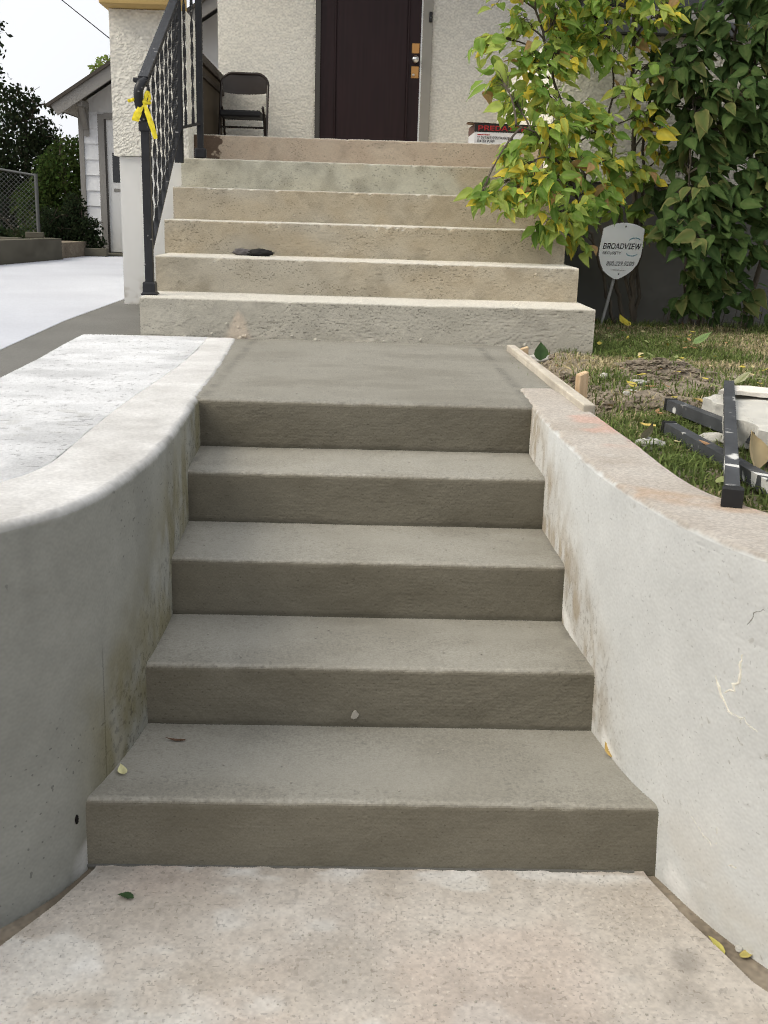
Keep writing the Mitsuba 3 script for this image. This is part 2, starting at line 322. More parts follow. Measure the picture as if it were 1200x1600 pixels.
scene['mat_grass'] = {'type': 'principledthin', 'base_color': vc(), 'roughness': 0.6, 'diff_trans': 0.6, 'spec_trans': 0.0}
scene['mat_dryleaf'] = {'type': 'twosided', 'bsdf': {'type': 'principled', 'base_color': vc(), 'roughness': 0.8, 'specular': 0.2}}

# ------------------------------------------------------------------ helpers
def free(key):
    if key not in scene and key not in labels and not any(k.startswith(key + '__') for k in scene): return key
    i = 1
    while f'{key}_{i:03d}' in scene or f'{key}_{i:03d}' in labels: i += 1
    return f'{key}_{i:03d}'

_next = {}
def put(name, mesh, mat, parent=None, smooth=False, to=None, ply=None, **kw):
    key = name if parent is None else f'{parent}__{name}'
    i = _next.get(key, 0)
    _next[key] = i + 1
    k2 = key if i == 0 else f'{key}_{i:03d}'
    d = dict(ply) if ply is not None else mikit.ply(mesh, 'mat_' + mat, smooth=smooth, **kw)
    if to is not None: d['to_world'] = to
    scene[k2] = d
    return k2

def thing(name, label, cat, group=None, kind=None):
    i = _next.get(name, 0)
    _next[name] = i + 1
    k = name if i == 0 else f'{name}_{i:03d}'
    labels[k] = {'label': label, 'category': cat}
    if group: labels[k]['group'] = group
    if kind: labels[k]['kind'] = kind
    return k

def single(name, mesh, mat, label, cat, group=None, kind=None, **kw):
    k = put(name, mesh, mat, None, **kw)
    labels[k] = {'label': label, 'category': cat}
    if group: labels[k]['group'] = group
    if kind: labels[k]['kind'] = kind
    return k

def structure(name, mesh, mat, label, cat, **kw):
    return single(name, mesh, mat, label, cat, kind='structure', **kw)

def part_label(key, text): labels[key] = {'label': text}

def cat_(ms): return trimesh.util.concatenate(ms)

def box(x0, x1, y0, y1, z0, z1, bev=0.0):
    if bev <= 0:
        m = trimesh.creation.box(extents=(x1 - x0, y1 - y0, z1 - z0))
        m.apply_translation(((x0 + x1) / 2, (y0 + y1) / 2, (z0 + z1) / 2))
        return m
    b, pts = bev, []
    for sx, ax in ((x0, 1), (x1, -1)):
        for sy, ay in ((y0, 1), (y1, -1)):
            for sz, az in ((z0, 1), (z1, -1)):
                pts += [(sx, sy + ay * b, sz + az * b), (sx + ax * b, sy, sz + az * b), (sx + ax * b, sy + ay * b, sz)]
    return trimesh.convex.convex_hull(np.array(pts))

def frame_from(d, ref=(0, 0, 1)):
    d = np.asarray(d, float); d = d / np.linalg.norm(d)
    ref = np.asarray(ref, float)
    if abs(d @ ref) > 0.97: ref = np.array([1.0, 0, 0])
    a = np.cross(ref, d); a /= np.linalg.norm(a)
    return d, a, np.cross(d, a)

def tube(pts, r, n=8, cap=True):
    pts = np.asarray(pts, float)
    rs = np.broadcast_to(np.asarray(r, float), (len(pts),))
    V_, F_ = [], []
    prev = None
    for i, p in enumerate(pts):
        d = pts[min(i + 1, len(pts) - 1)] - pts[max(i - 1, 0)]
        d = d / (np.linalg.norm(d) + 1e-12)
        if prev is None: _, a, b = frame_from(d)
        else:
            a = prev - d * (prev @ d); a /= np.linalg.norm(a) + 1e-12; b = np.cross(d, a)
        prev = a
        t = np.arange(n) * 2 * np.pi / n
        V_.append(p + rs[i] * (np.cos(t)[:, None] * a + np.sin(t)[:, None] * b))
    for i in range(len(pts) - 1):
        for k in range(n):
            a0, a1 = i * n + k, i * n + (k + 1) % n
            F_ += [[a0, a1, a1 + n], [a0, a1 + n, a0 + n]]
    V_ = list(np.vstack(V_))
    if cap:
        c0 = len(V_); V_.append(pts[0]); V_.append(pts[-1])
        m = (len(pts) - 1) * n
        for k in range(n):
            F_ += [[c0, (k + 1) % n, k], [c0 + 1, m + k, m + (k + 1) % n]]
    return trimesh.Trimesh(np.array(V_), np.array(F_), process=False)

def bar(p0, p1, w, h, ref=(0, 0, 1), twist=None, n=2):
    """A rectangular bar from p0 to p1; w across, h along ref; twist = (turns, t0, t1)."""
    p0, p1 = np.asarray(p0, float), np.asarray(p1, float)
    d, a, b = frame_from(p1 - p0, ref)
    V_, F_ = [], []
    for i in range(n):
        t = i / (n - 1)
        ang = 0
        if twist: ang = twist[0] * 2 * np.pi * min(max((t - twist[1]) / (twist[2] - twist[1]), 0), 1)
        c, s = math.cos(ang), math.sin(ang)
        A, B = c * a + s * b, -s * a + c * b
        o = p0 + (p1 - p0) * t
        V_ += [o - A * w / 2 - B * h / 2, o + A * w / 2 - B * h / 2, o + A * w / 2 + B * h / 2, o - A * w / 2 + B * h / 2]
    for i in range(n - 1):
        for k in range(4):
            a0, a1 = i * 4 + k, i * 4 + (k + 1) % 4
            F_ += [[a0, a1, a1 + 4], [a0, a1 + 4, a0 + 4]]
    m = (n - 1) * 4
    F_ += [[0, 2, 1], [0, 3, 2], [m, m + 1, m + 2], [m, m + 2, m + 3]]
    return trimesh.Trimesh(np.array(V_), np.array(F_), process=False)

def resample(pts, step):
    pts = np.asarray(pts, float)
    s = np.r_[0, np.cumsum(np.linalg.norm(np.diff(pts, axis=0), axis=1))]
    n = max(2, int(round(s[-1] / step)) + 1)
    t = np.linspace(0, s[-1], n)
    return np.stack([np.interp(t, s, pts[:, k]) for k in range(pts.shape[1])], 1)

def catmull(pts, n=8):
    from scipy.interpolate import CubicSpline
    pts = np.asarray(pts, float)
    s = np.r_[0, np.cumsum(np.linalg.norm(np.diff(pts, axis=0), axis=1) ** 0.7)]
    return CubicSpline(s, pts)(np.linspace(0, s[-1], n * (len(pts) - 1) + 1))

def fn(p, f, seed=0, oct=3): return meshkit.fbm(np.asarray(p) * f, oct, seed) - 0.5

def sheet(poly, z, thick=0.12):
    m = trimesh.creation.extrude_polygon(poly, thick, engine='earcut')
    m.apply_translation((0, 0, z - thick))
    return m

def grid_faces(n, m):
    i, j = np.meshgrid(np.arange(n - 1), np.arange(m - 1), indexing='ij')
    a = (i * m + j).ravel()
    return np.vstack([np.stack([a, a + m, a + m + 1], 1), np.stack([a, a + m + 1, a + 1], 1)])

def step_block(y0, z0, z1, depth, xl, xr, r=0.012, batter=0.0, amp=0.0018, chip=0.0, seed=0, dx=0.012, slope=0.006, yl=0.0, yr=0.0):
    """A concrete step: riser from z0 to z1 with a rounded nose and a tread running back by depth; ends closed."""
    prof = [(y0, z0)]
    for t in np.linspace(0, 1, 14)[1:]: prof.append((y0 - batter * t, z0 + (z1 - r - z0) * t))
    yn = y0 - batter
    for t in np.linspace(0, np.pi / 2, 8)[1:]: prof.append((yn + r - r * math.cos(t), z1 - r + r * math.sin(t)))
    for t in np.linspace(0, 1, 24)[1:]: prof.append((yn + r + (depth - r) * t, z1 + slope * t))
    prof.append((yn + depth, z0))
    prof = np.array(prof)
    nx = max(8, int((xr - xl) / dx))
    xs = np.linspace(xl, xr, nx)
    P = np.zeros((nx, len(prof), 3))
    P[..., 0] = xs[:, None]; P[..., 1] = prof[None, :, 0]; P[..., 2] = prof[None, :, 1]
    flat = P.reshape(-1, 3)
    dy = fn(flat, 22, seed) * amp * 2 + fn(flat, 5, seed + 3) * amp * 2.5
    dz = fn(flat, 22, seed + 7) * amp * 1.6 + fn(flat * [1, 0.3, 0.3], 3, seed + 9) * amp * 2.5
    flat = flat.copy()
    flat[:, 1] += dy
    top = (np.abs(flat[:, 2] - z1) < 0.05)
    flat[:, 2] += dz * top
    if chip > 0:
        near = np.exp(-(np.hypot(P.reshape(-1, 3)[:, 1] - yn, P.reshape(-1, 3)[:, 2] - z1) / 0.016) ** 2)
        c = np.clip(fn(P.reshape(-1, 3) * [1, 0.2, 0.2], 34, seed + 20) - 0.10, 0, 1) * chip
        flat[:, 1] += near * c; flat[:, 2] -= near * c * 0.8
    m = len(prof)
    F_ = [grid_faces(nx, m)]
    poly = Polygon(prof)
    v2, f2 = trimesh.creation.triangulate_polygon(poly, engine='earcut')
    idx = np.array([np.argmin(((prof - q) ** 2).sum(1)) for q in v2])
    F_.append(idx[f2]); F_.append(idx[f2][:, ::-1] + (nx - 1) * m)
    return trimesh.Trimesh(flat, np.vstack(F_), process=False)

# ------------------------------------------------------------------ the setting
ZL = 0.80
def wall_curve(rows, step=0.02):
    """rows of (inner base x,y, inner top x,y, outer top x,y), smoothed and resampled."""
    c = catmull(np.array(rows), 10)
    s = np.r_[0, np.cumsum(np.linalg.norm(np.diff(c[:, 2:4], axis=0), axis=1))]
    t = np.linspace(0, s[-1], int(s[-1] / step))
    return np.stack([np.interp(t, s, c[:, k]) for k in range(6)], 1)

LEFT = wall_curve([(-0.556, 3.0, -0.564, 3.0, -0.70, 3.0), (-0.515, 1.9, -0.512, 1.9, -0.675, 1.9), (-0.490, 1.33, -0.494, 1.33, -0.69, 1.35), (-0.480, 0.97, -0.482, 0.97, -0.697, 1.0),
                   (-0.478, 0.63, -0.473, 0.61, -0.690, 0.60), (-0.486, 0.34, -0.487, 0.32, -0.693, 0.29), (-0.528, 0.08, -0.520, 0.09, -0.735, 0.17), (-0.585, -0.08, -0.565, -0.04, -0.775, 0.08),
                   (-0.673, -0.20, -0.645, -0.155, -0.84, 0.0), (-0.90, -0.42, -0.88, -0.38, -1.02, -0.20), (-1.40, -0.72, -1.39, -0.68, -1.48, -0.48), (-2.5, -0.95, -2.5, -0.91, -2.55, -0.70), (-6.5, -1.1, -6.5, -1.06, -6.5, -0.85)])
RIGHT = wall_curve([(0.572, 1.665, 0.571, 1.665, 0.683, 1.672), (0.563, 1.30, 0.560, 1.29, 0.721, 1.31), (0.564, 0.99, 0.558, 0.97, 0.735, 0.94), (0.575, 0.66, 0.563, 0.62, 0.742, 0.67),
                    (0.600, 0.33, 0.580, 0.32, 0.746, 0.40), (0.640, 0.10, 0.606, 0.14, 0.766, 0.225), (0.680, -0.01, 0.634, 0.0, 0.800, 0.135), (0.730, -0.14, 0.672, -0.115, 0.848, 0.04),
                    (0.815, -0.30, 0.745, -0.27, 0.91, -0.07), (1.05, -0.56, 1.0, -0.52, 1.13, -0.33), (1.50, -0.80, 1.48, -0.76, 1.56, -0.57), (2.6, -1.0, 2.6, -0.96, 2.65, -0.75), (7.0, -1.1, 7.0, -1.06, 7.0, -0.85)])

def wall_mesh(C, seed, zb=-0.12, zt=ZL, flipf=False, R=0.02, rough=1.0):
    """Cast wall with a rounded, slightly broken top edge of radius about R."""
    H = zt - zb
    sec = [(0, t) for t in np.linspace(0, 1 - R / H, 34)]                    # inner face, bottom to top
    sec += [(3, a_) for a_ in np.linspace(0, np.pi / 2, 9)[1:]]                # rounded lip
    sec += [(1, t) for t in np.linspace(0, 1, 14)[1:]]                         # top, inner to outer
    sec += [(2, t) for t in np.linspace(1, 0, 4)[1:]]                          # outer face down
    n, m = len(C), len(sec)
    P = np.zeros((n, m, 3))
    nrm = C[:, 4:6] - C[:, 2:4]
    wid = np.linalg.norm(nrm, axis=1, keepdims=True)
    nrm /= wid
    Rr = R * (0.75 + 0.9 * meshkit.fbm(np.stack([C[:, 3] * 7, C[:, 2] * 7, C[:, 2] * 0], 1), 3, seed + 2))[:, None]
    for j, (k, t) in enumerate(sec):
        if k in (0, 3):
            z = zb + H * t if k == 0 else zt - Rr[:, 0] * (1 - math.sin(t))
            f = np.clip(z / zt, 0, 1) * np.ones(n)
            base = C[:, 0:2] * (1 - f[:, None]) + C[:, 2:4] * f[:, None]
            P[:, j, :2] = base + (nrm * Rr * (1 - math.cos(t)) if k == 3 else 0); P[:, j, 2] = z
        elif k == 1:
            P[:, j, :2] = C[:, 2:4] + nrm * (Rr + (wid - Rr) * t); P[:, j, 2] = zt
        else:
            P[:, j, :2] = C[:, 4:6]; P[:, j, 2] = zb + H * t
    flat = P.reshape(-1, 3)
    d = (fn(flat, 5, seed) * 0.006 + fn(flat, 40, seed + 1) * 0.0012)
    edge = np.zeros((n, m)); edge[:, 32:44] = [0.15, 0.35, 0.6, 0.8, 1, 1, 1, 0.9, 0.7, 0.5, 0.3, 0.1]
    chip = (np.clip(fn(flat, 24, seed + 5) + 0.02, 0, 1).reshape(n, m) * edge * 0.020 * rough + fn(flat, 70, seed + 6).reshape(n, m) * edge * 0.005 * rough)
    P[..., :2] += nrm[:, None, :] * (d.reshape(n, m)[..., None] + chip[..., None])
    P[:, 34:44, 2] -= chip[:, 34:44] * 0.6
    P[:, 41:54, 2] += (fn(flat, 12, seed + 8).reshape(n, m)[:, 41:54]) * 0.004
    F_ = grid_faces(n, m)
    e = np.array([[0, j, j + 1] for j in range(1, m - 1)])
    F_ = np.vstack([F_, e, e[:, ::-1] + (n - 1) * m])
    if flipf: F_ = F_[:, ::-1]
    return trimesh.Trimesh(P.reshape(-1, 3), F_, process=False)

g = trimesh.creation.box(extents=(240, 240, 0.2)); g.apply_translation((0, 60, -0.112))
structure('ground', g, 'soil', 'bare dark soil showing in the strips beside the lower path', 'ground')

# lower path (its dark soil joints run along both walls)
path_poly = Polygon([(-0.53, 0.05), (-0.535, -0.02), (-0.583, -0.14), (-0.655, -0.275), (-0.80, -0.42), (-0.95, -0.62), (-1.0, -1.2), (-1.0, -7), (1.05, -7), (1.05, -1.2), (0.98, -0.72),
                     (0.86, -0.48), (0.766, -0.35), (0.738, -0.27), (0.697, -0.164), (0.655, -0.03), (0.64, 0.05)])
structure('path', sheet(path_poly, 0.0, 0.1), 'path', 'worn pinkish beige concrete path at the foot of the lower steps', 'path')

# upper terrace on the left: patio, fresh strip, driveway
patio_pts = [(r[4] - 0.0014 - 0.005 * max(0.0, float(meshkit.noise([i * 0.31, 0, 0], 5)) - 0.35), r[5] + 0.0004) for i, r in enumerate(LEFT) if r[5] > -0.25]
patio_poly = Polygon(patio_pts + [(-1.05, -0.2), (-1.19, 0.5), (-1.207, 1.6), (-1.226, 2.11), (-1.262, 2.65), (-1.277, 3.0), (-1.02, 3.02), (-0.70, 3.02)]).buffer(0)
structure('patio', sheet(patio_poly, 0.799, 0.1), 'patio', 'whitish weathered concrete patio slab left of the landing', 'patio')
strip_poly = Polygon([(-1.03, -0.25), (-1.19, 0.5), (-1.207, 1.6), (-1.226, 2.11), (-1.262, 2.65), (-1.277, 3.0), (-0.98, 3.0), (-0.98, 4.85), (-1.56, 5.2), (-1.535, 3.64), (-1.458, 2.37), (-1.40, 1.0), (-1.36, -0.3)])
structure('walkway', sheet(strip_poly, 0.795, 0.1), 'strip', 'smooth grey fresh concrete strip between white patio and driveway', 'walkway')
drive_poly = Polygon([(-1.36, -0.42), (-1.40, 1.0), (-1.458, 2.37), (-1.535, 3.64), (-1.56, 5.2), (-1.56, 12.2), (-3.9, 12.3), (-3.5, 10.95), (-3.66, 9.3), (-3.95, 6.5), (-4.4, 2.0), (-4.6, -0.8), (-2.5, -0.62)])
structure('driveway', sheet(drive_poly, 0.797, 0.1), 'drive', 'pale smooth concrete driveway running back to the garage', 'driveway')
apron = Polygon([(-3.9, 12.32), (-1.5, 12.22), (-1.5, 13.4), (-4.0, 13.4)])
structure('pavement', sheet(apron, 0.815, 0.1), 'planter', 'grey concrete apron strip in front of the garage', 'pavement')
terr = Polygon([(-40, -0.7), (-6.4, -0.8), (-2.55, -0.6), (-1.05, -0.15), (-0.75, 0.3), (-0.75, 5.0), (-1.2, 80), (-40, 80)])
structure('terrain', sheet(terr, 0.70, 0.8), 'soil', 'dark soil of the raised ground beneath the left yard', 'terrain')

# lawn terrain on the right
wall_mid = np.array([((r[2] + r[4]) / 2, (r[3] + r[5]) / 2) for r in RIGHT])
lawn_poly = Polygon([(0.60, 4.9), (0.60, 1.62)] + [tuple(q) for q in wall_mid[1:]] + [(7.0, 4.9)]).buffer(0)
def lawn_h(x, y):
    x, y = np.asarray(x, float), np.asarray(y, float)
    p = np.stack([x, y, x * 0], -1)
    h = 0.765 + fn(p, 1.3, 3) * 0.03 + fn(p, 8, 4) * 0.022
    trench = np.exp(-((x - 0.80) / 0.085) ** 2) * (1 / (1 + np.exp(-(y - 1.45) * 9)))
    h -= trench * 0.085
    h += 0.05 * np.exp(-(((x - 1.24) / 0.13) ** 2 + ((y - 2.28) / 0.19) ** 2)) * (1 + 2.4 * fn(p, 9, 6)) 
    h += 0.03 * np.exp(-(((x - 1.02) / 0.14) ** 2 + ((y - 1.62) / 0.12) ** 2)) * (1 + 3 * fn(p, 12, 9))
    h -= 0.03 / (1 + np.exp(-(y - 4.35) * 9))
    return h
_fine = np.arange(0.60, 2.4, 0.03); _coarse = np.arange(2.4, 7.05, 0.15)
gx = np.r_[_fine, _coarse]; gy = np.r_[np.arange(-1.1, 0.0, 0.04), np.arange(0.0, 4.9, 0.03)]
X, Y = np.meshgrid(gx, gy, indexing='ij')
Z = lawn_h(X, Y)
from shapely import contains_xy
inside = contains_xy(lawn_poly.buffer(0.015), X.ravel(), Y.ravel())
Vv = np.stack([X.ravel(), Y.ravel(), Z.ravel()], 1)
ff = grid_faces(len(gx), len(gy))
ff = ff[inside[ff].all(1)]
structure('lawn', trimesh.Trimesh(Vv, ff, process=False), 'soil', 'patchy lawn ground with bare dirt behind the right retaining wall', 'lawn', smooth=True)

# ------------------------------------------------------------------ retaining walls
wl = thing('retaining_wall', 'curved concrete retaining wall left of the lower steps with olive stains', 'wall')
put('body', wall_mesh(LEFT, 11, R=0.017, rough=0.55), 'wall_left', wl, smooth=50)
for y, z in ((-0.033, 0.127), (0.03, 0.05)):
    k = np.argmin(np.abs(LEFT[:, 1] - y))
    x = LEFT[k, 0]
    h = trimesh.creation.icosphere(2, 0.008); h.apply_scale((0.5, 0.8, 1.4)); h.apply_translation((x + 0.001, y, z))
    put('hole_shade', h, 'hollow_shade', wl)  # black ellipsoid paints the shade inside a small hole
wr = thing('retaining_wall', 'curved pale concrete retaining wall right of the lower steps with cracks', 'wall')
put('body', wall_mesh(RIGHT, 23, flipf=True, R=0.012, rough=1.1), 'wall_right', wr, smooth=50)
def on_right(y, z, off=0.0):
    f = z / ZL
    rows = RIGHT[:, 0:2] * (1 - f) + RIGHT[:, 2:4] * f
    o = np.argsort(rows[:, 1])
    q = np.array([np.interp(y, rows[o, 1], rows[o, 0]), y])
    k = np.argmin(np.abs(rows[:, 1] - y)); d = RIGHT[k, 4:6] - RIGHT[k, 2:4]; d = d / np.linalg.norm(d)
    return np.array([*(q - d * off), z])
def vein(pts, w0, w1, seed):
    r_ = np.random.default_rng(seed)
    P = resample(np.array(pts, float), 0.008)
    P = P + r_.normal(0, 0.0022, P.shape)
    rad = np.interp(np.linspace(0, 1, len(P)), [0, 0.3, 0.75, 1], [w1, w0, w0 * 0.8, w1]) * r_.uniform(0.6, 1.2, len(P))
    return tube([on_right(a, b, -0.0005) for a, b in P], rad, 5)
put('crack_repair', cat_([vein([(-0.212, 0.61), (-0.205, 0.575), (-0.206, 0.545), (-0.175, 0.505)], 0.0042, 0.001, 1), vein([(-0.148, 0.53), (-0.16, 0.505), (-0.185, 0.475), (-0.195, 0.468)], 0.0035, 0.001, 2),
                          vein([(-0.185, 0.475), (-0.22, 0.47), (-0.25, 0.463)], 0.0015, 0.0008, 3)]), 'repair', wr)
put('crack_repair', cat_([vein([(-0.10, 0.20), (-0.14, 0.175), (-0.165, 0.165), (-0.18, 0.19), (-0.155, 0.25)], 0.0014, 0.0007, 4), vein([(-0.20, 0.15), (-0.235, 0.165)], 0.0018, 0.0008, 5)]), 'repair', wr)
put('crack', vein([(-0.205, 0.625), (-0.213, 0.66), (-0.24, 0.70), (-0.26, 0.702)], 0.0013, 0.0006, 6), 'crack', wr)

# ------------------------------------------------------------------ lower steps (fresh concrete)
LO_Y = [-0.003, 0.337, 0.656, 0.990, 1.316]
LO_Z = [0.0, 0.158, 0.319, 0.481, 0.638, 0.795]
lo = thing('staircase', 'fresh damp grey concrete steps between the curved walls', 'stairs')
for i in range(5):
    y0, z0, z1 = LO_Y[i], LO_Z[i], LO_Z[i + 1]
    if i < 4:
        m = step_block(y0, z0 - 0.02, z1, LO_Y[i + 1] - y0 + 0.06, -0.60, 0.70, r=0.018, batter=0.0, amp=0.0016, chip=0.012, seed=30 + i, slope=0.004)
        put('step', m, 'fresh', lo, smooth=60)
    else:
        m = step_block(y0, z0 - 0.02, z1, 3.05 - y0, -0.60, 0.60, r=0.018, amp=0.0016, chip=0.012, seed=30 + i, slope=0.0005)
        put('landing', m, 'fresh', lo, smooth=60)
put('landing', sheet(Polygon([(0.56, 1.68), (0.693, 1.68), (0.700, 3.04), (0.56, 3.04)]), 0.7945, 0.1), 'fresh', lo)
ch = Polygon([(-0.009, -0.008), (-0.002, -0.011), (0.006, -0.008), (0.011, 0.001), (0.006, 0.006), (0.003, 0.012), (-0.003, 0.009), (-0.006, 0.002)])
ch = trimesh.creation.extrude_polygon(ch, 0.004, engine='earcut'); ch.apply_transform(np.array([[1, 0, 0, 0.014], [0, 0, 1, 0.3325], [0, 1, 0, 0.195], [0, 0, 0, 1.0]]))
put('chip', ch, 'chip', lo)
xs_ = np.arange(-0.56, 0.638, 0.012)
edge_ = -0.005 - 0.012 * np.clip(fn(np.stack([xs_, xs_ * 0, xs_ * 0], 1), 22, 71) + 0.25, 0.02, 1) - 0.008 * fn(np.stack([xs_, xs_ * 0, xs_ * 0], 1), 60, 72)
put('smear', sheet(Polygon([(-0.57, 0.02)] + list(zip(xs_, edge_)) + [(0.635, 0.02)]).buffer(0), 0.0014, 0.006), 'strip', lo)

# ------------------------------------------------------------------ upper steps (old concrete)
UP_Y = [3.03, 3.43, 3.83, 4.22, 4.62, 5.02]
UP_Z = [0.795, 0.973, 1.148, 1.3235, 1.501, 1.6755, 1.838]
UX = [(-1.018, 1.122), (-1.014, 1.110), (-1.036, 1.108), (-1.052, 1.112), (-1.068, 1.130), (-1.049, 1.150)]
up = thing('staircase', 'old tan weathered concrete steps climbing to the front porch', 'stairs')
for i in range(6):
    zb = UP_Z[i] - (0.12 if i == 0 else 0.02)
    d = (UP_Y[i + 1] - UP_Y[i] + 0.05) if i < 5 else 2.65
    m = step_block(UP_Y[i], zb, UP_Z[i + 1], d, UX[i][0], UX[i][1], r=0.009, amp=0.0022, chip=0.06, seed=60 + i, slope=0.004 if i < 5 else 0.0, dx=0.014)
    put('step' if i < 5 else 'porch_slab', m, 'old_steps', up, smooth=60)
for k in range(46):      # chipped lumps along the noses and at the foot of the first riser
    i = int(rng.integers(0, 6)) if k < 26 else 0
    r_ = rng.uniform(0.004, 0.011)
    m = trimesh.creation.icosphere(1, r_); m.apply_scale(rng.uniform(0.6, 1.3, 3))
    m.apply_translation((rng.uniform(-0.9, 1.0), UP_Y[i] + (0.002 if k >= 26 else 0.003), UP_Z[i] + (rng.uniform(0.0, 0.02) if k >= 26 else rng.uniform(0.0, 0.15))))
    if k == 0: lumps = []
    lumps.append(m)
lump = trimesh.creation.icosphere(2, 0.03); lump.apply_scale((1.2, 0.6, 0.45)); lump.apply_translation((0.02, 4.99, 1.675)); lumps.append(lump)
k = put('mortar_lumps', cat_(lumps), 'old_steps', up, smooth=True); labels[k] = {'kind': 'stuff'}
# solid core under the upper flight so that its right side reads as one cast block
prof = [(3.06, 0.6)]
for i in range(6): prof += [(UP_Y[i] + 0.03, max(UP_Z[i], 0.6)), (UP_Y[i] + 0.03, UP_Z[i + 1] - 0.02)]
prof += [(7.6, UP_Z[6] - 0.02), (7.6, 0.6)]
core = trimesh.creation.extrude_polygon(Polygon(prof), 2.10, engine='earcut')
core.apply_transform(np.array([[0, 0, 1, -1.0], [1, 0, 0, 0], [0, 1, 0, 0], [0, 0, 0, 1.0]]))
put('core', core, 'grey_base', up)

# ------------------------------------------------------------------ house
ho = thing('house', 'cream stucco house with dark front door behind a raised porch', 'house')
YW, YD = 4.80, 7.60
put('wall', box(-1.503, -1.050, YW, 5.15, 1.685, 2.505), 'stucco', ho)
put('wall', box(-8 + 6.497, -1.22, 5.15, YD, 1.685, 2.47), 'stucco', ho)
put('foundation', box(-1.475, -1.055, YW + 0.022, 7.6, 0.66, 1.682), 'base', ho)
k = put('window_ledge', box(-1.53, -1.105, YW - 0.13, 5.2, 2.508, 2.66, 0.006), 'yellow_paint', ho); part_label(k, 'yellow painted wooden ledge on top of the left stucco pier')
put('porch_panel', box(-1.218, -1.19, 5.152, YD, 1.75, 2.42), 'brown_panel', ho)
put('porch_rail', box(-1.23, -1.17, 5.152, YD, 2.422, 2.49, 0.004), 'brown_trim', ho)
put('panel_batten', box(-1.189, -1.172, 5.152, YD, 2.33, 2.37), 'brown_trim', ho)
# main wall with door opening (door between -0.40 and 0.51)
put('wall', box(-1.22, -0.405, YD, YD + 0.25, 1.70, 4.6), 'stucco', ho)
put('wall', box(0.575, 1.70, YD, YD + 0.25, 1.70, 4.6), 'stucco', ho)
put('wall', box(-0.405, 0.575, YD, YD + 0.25, 3.95, 4.6), 'stucco', ho)
put('wall', box(1.155, 1.55, YW + 0.02, YD, 1.622, 2.46), 'stucco', ho)
put('wall', box(1.551, 9.0, YW, 5.15, 1.622, 2.46), 'stucco', ho)
put('wall', box(1.16, 1.551, YW, YW + 0.0195, 1.622, 2.46), 'stucco', ho)
k = put('foundation', box(1.17, 9.0, YW + 0.024, 5.15, 0.45, 1.618), 'grey_base', ho); part_label(k, 'grey foundation wall behind the shrubs, darkened in colour for their shade')
put('window_sill', box(1.13, 9.0, YW - 0.05, 5.2, 2.464, 2.545, 0.006), 'sill_grey', ho)
w = put('window', box(1.16, 9.0, YW + 0.05, YW + 0.09, 2.546, 2.62), 'grey_trim', ho)
for i in range(5):
    x0 = 1.17 + i * 1.3
    put('window_frame', box(x0, x0 + 0.07, YW + 0.052, YW + 0.10, 2.621, 4.0), 'door_frame', ho)
    put('window_pane', box(x0 + 0.071, x0 + 1.299, YW + 0.075, YW + 0.08, 2.621, 4.0), 'glass_dark', ho)
# unseen roof, its reach over the porch sized to set the shade there
put('roof', box(-1.75, 9.2, 6.1, 14.0, 4.62, 4.85), 'roof_dark', ho)
# door
dk = f'{ho}__door'
put('door', box(-0.362, 0.478, YD - 0.005, YD + 0.04, 1.86, 3.90), 'door', ho)
put('panel', box(-0.225, 0.365, YD - 0.0135, YD - 0.0055, 1.93, 3.75, 0.006), 'door', dk)
for x0, x1 in ((-0.243, -0.229), (0.369, 0.383)): put('moulding', box(x0, x1, YD - 0.022, YD - 0.0058, 1.915, 3.765, 0.004), 'door', dk)
put('moulding', box(-0.228, 0.368, YD - 0.022, YD - 0.0058, 1.912, 1.926, 0.004), 'door', dk)
put('edge_strip', box(0.4795, 0.4905, YD - 0.02, YD + 0.02, 1.86, 3.90), 'white_paint', dk)  # thin white strip along the door edge
put('frame', box(-0.404, -0.3625, YD - 0.03, YD + 0.06, 1.845, 3.94), 'door_frame', dk)
put('frame', box(0.4910, 0.574, YD - 0.03, YD + 0.05, 1.845, 3.94, 0.004), 'jamb', dk)
put('frame', box(-0.3620, 0.4905, YD - 0.03, YD + 0.05, 3.905, 3.945), 'door_frame', dk)
put('threshold', box(-0.40, 0.57, YD - 0.08, YD + 0.02, 1.842, 1.858), 'jamb', dk)
for z0, z1 in ((2.715, 2.795), (2.52, 2.615)): put('lock_plate', box(0.405, 0.470, YD - 0.012, YD - 0.0052, z0, z1, 0.003), 'copper', dk)
kn = trimesh.creation.icosphere(3, 0.030); kn.apply_scale((1, 0.8, 1)); kn.apply_translation((0.437, YD - 0.055, 2.664))
kn = cat_([kn, tube([(0.437, YD - 0.005, 2.664), (0.437, YD - 0.05, 2.664)], [0.026, 0.012], 16)])
put('knob', kn, 'chrome', dk, smooth=40)
dl = trimesh.creation.icosphere(2, 0.012); dl.apply_translation((0.425, YD - 0.02, 2.545)); put('lock_cylinder', dl, 'chrome', dk, smooth=True)
bell = cat_([box(0.540, 0.568, YD - 0.048, YD - 0.0305, 2.955, 3.035, 0.005)])
bk = put('doorbell', bell, 'black', ho)
put('button', tube([(0.554, YD - 0.05, 2.99), (0.554, YD - 0.046, 2.99)], 0.006, 10), 'galv', bk)

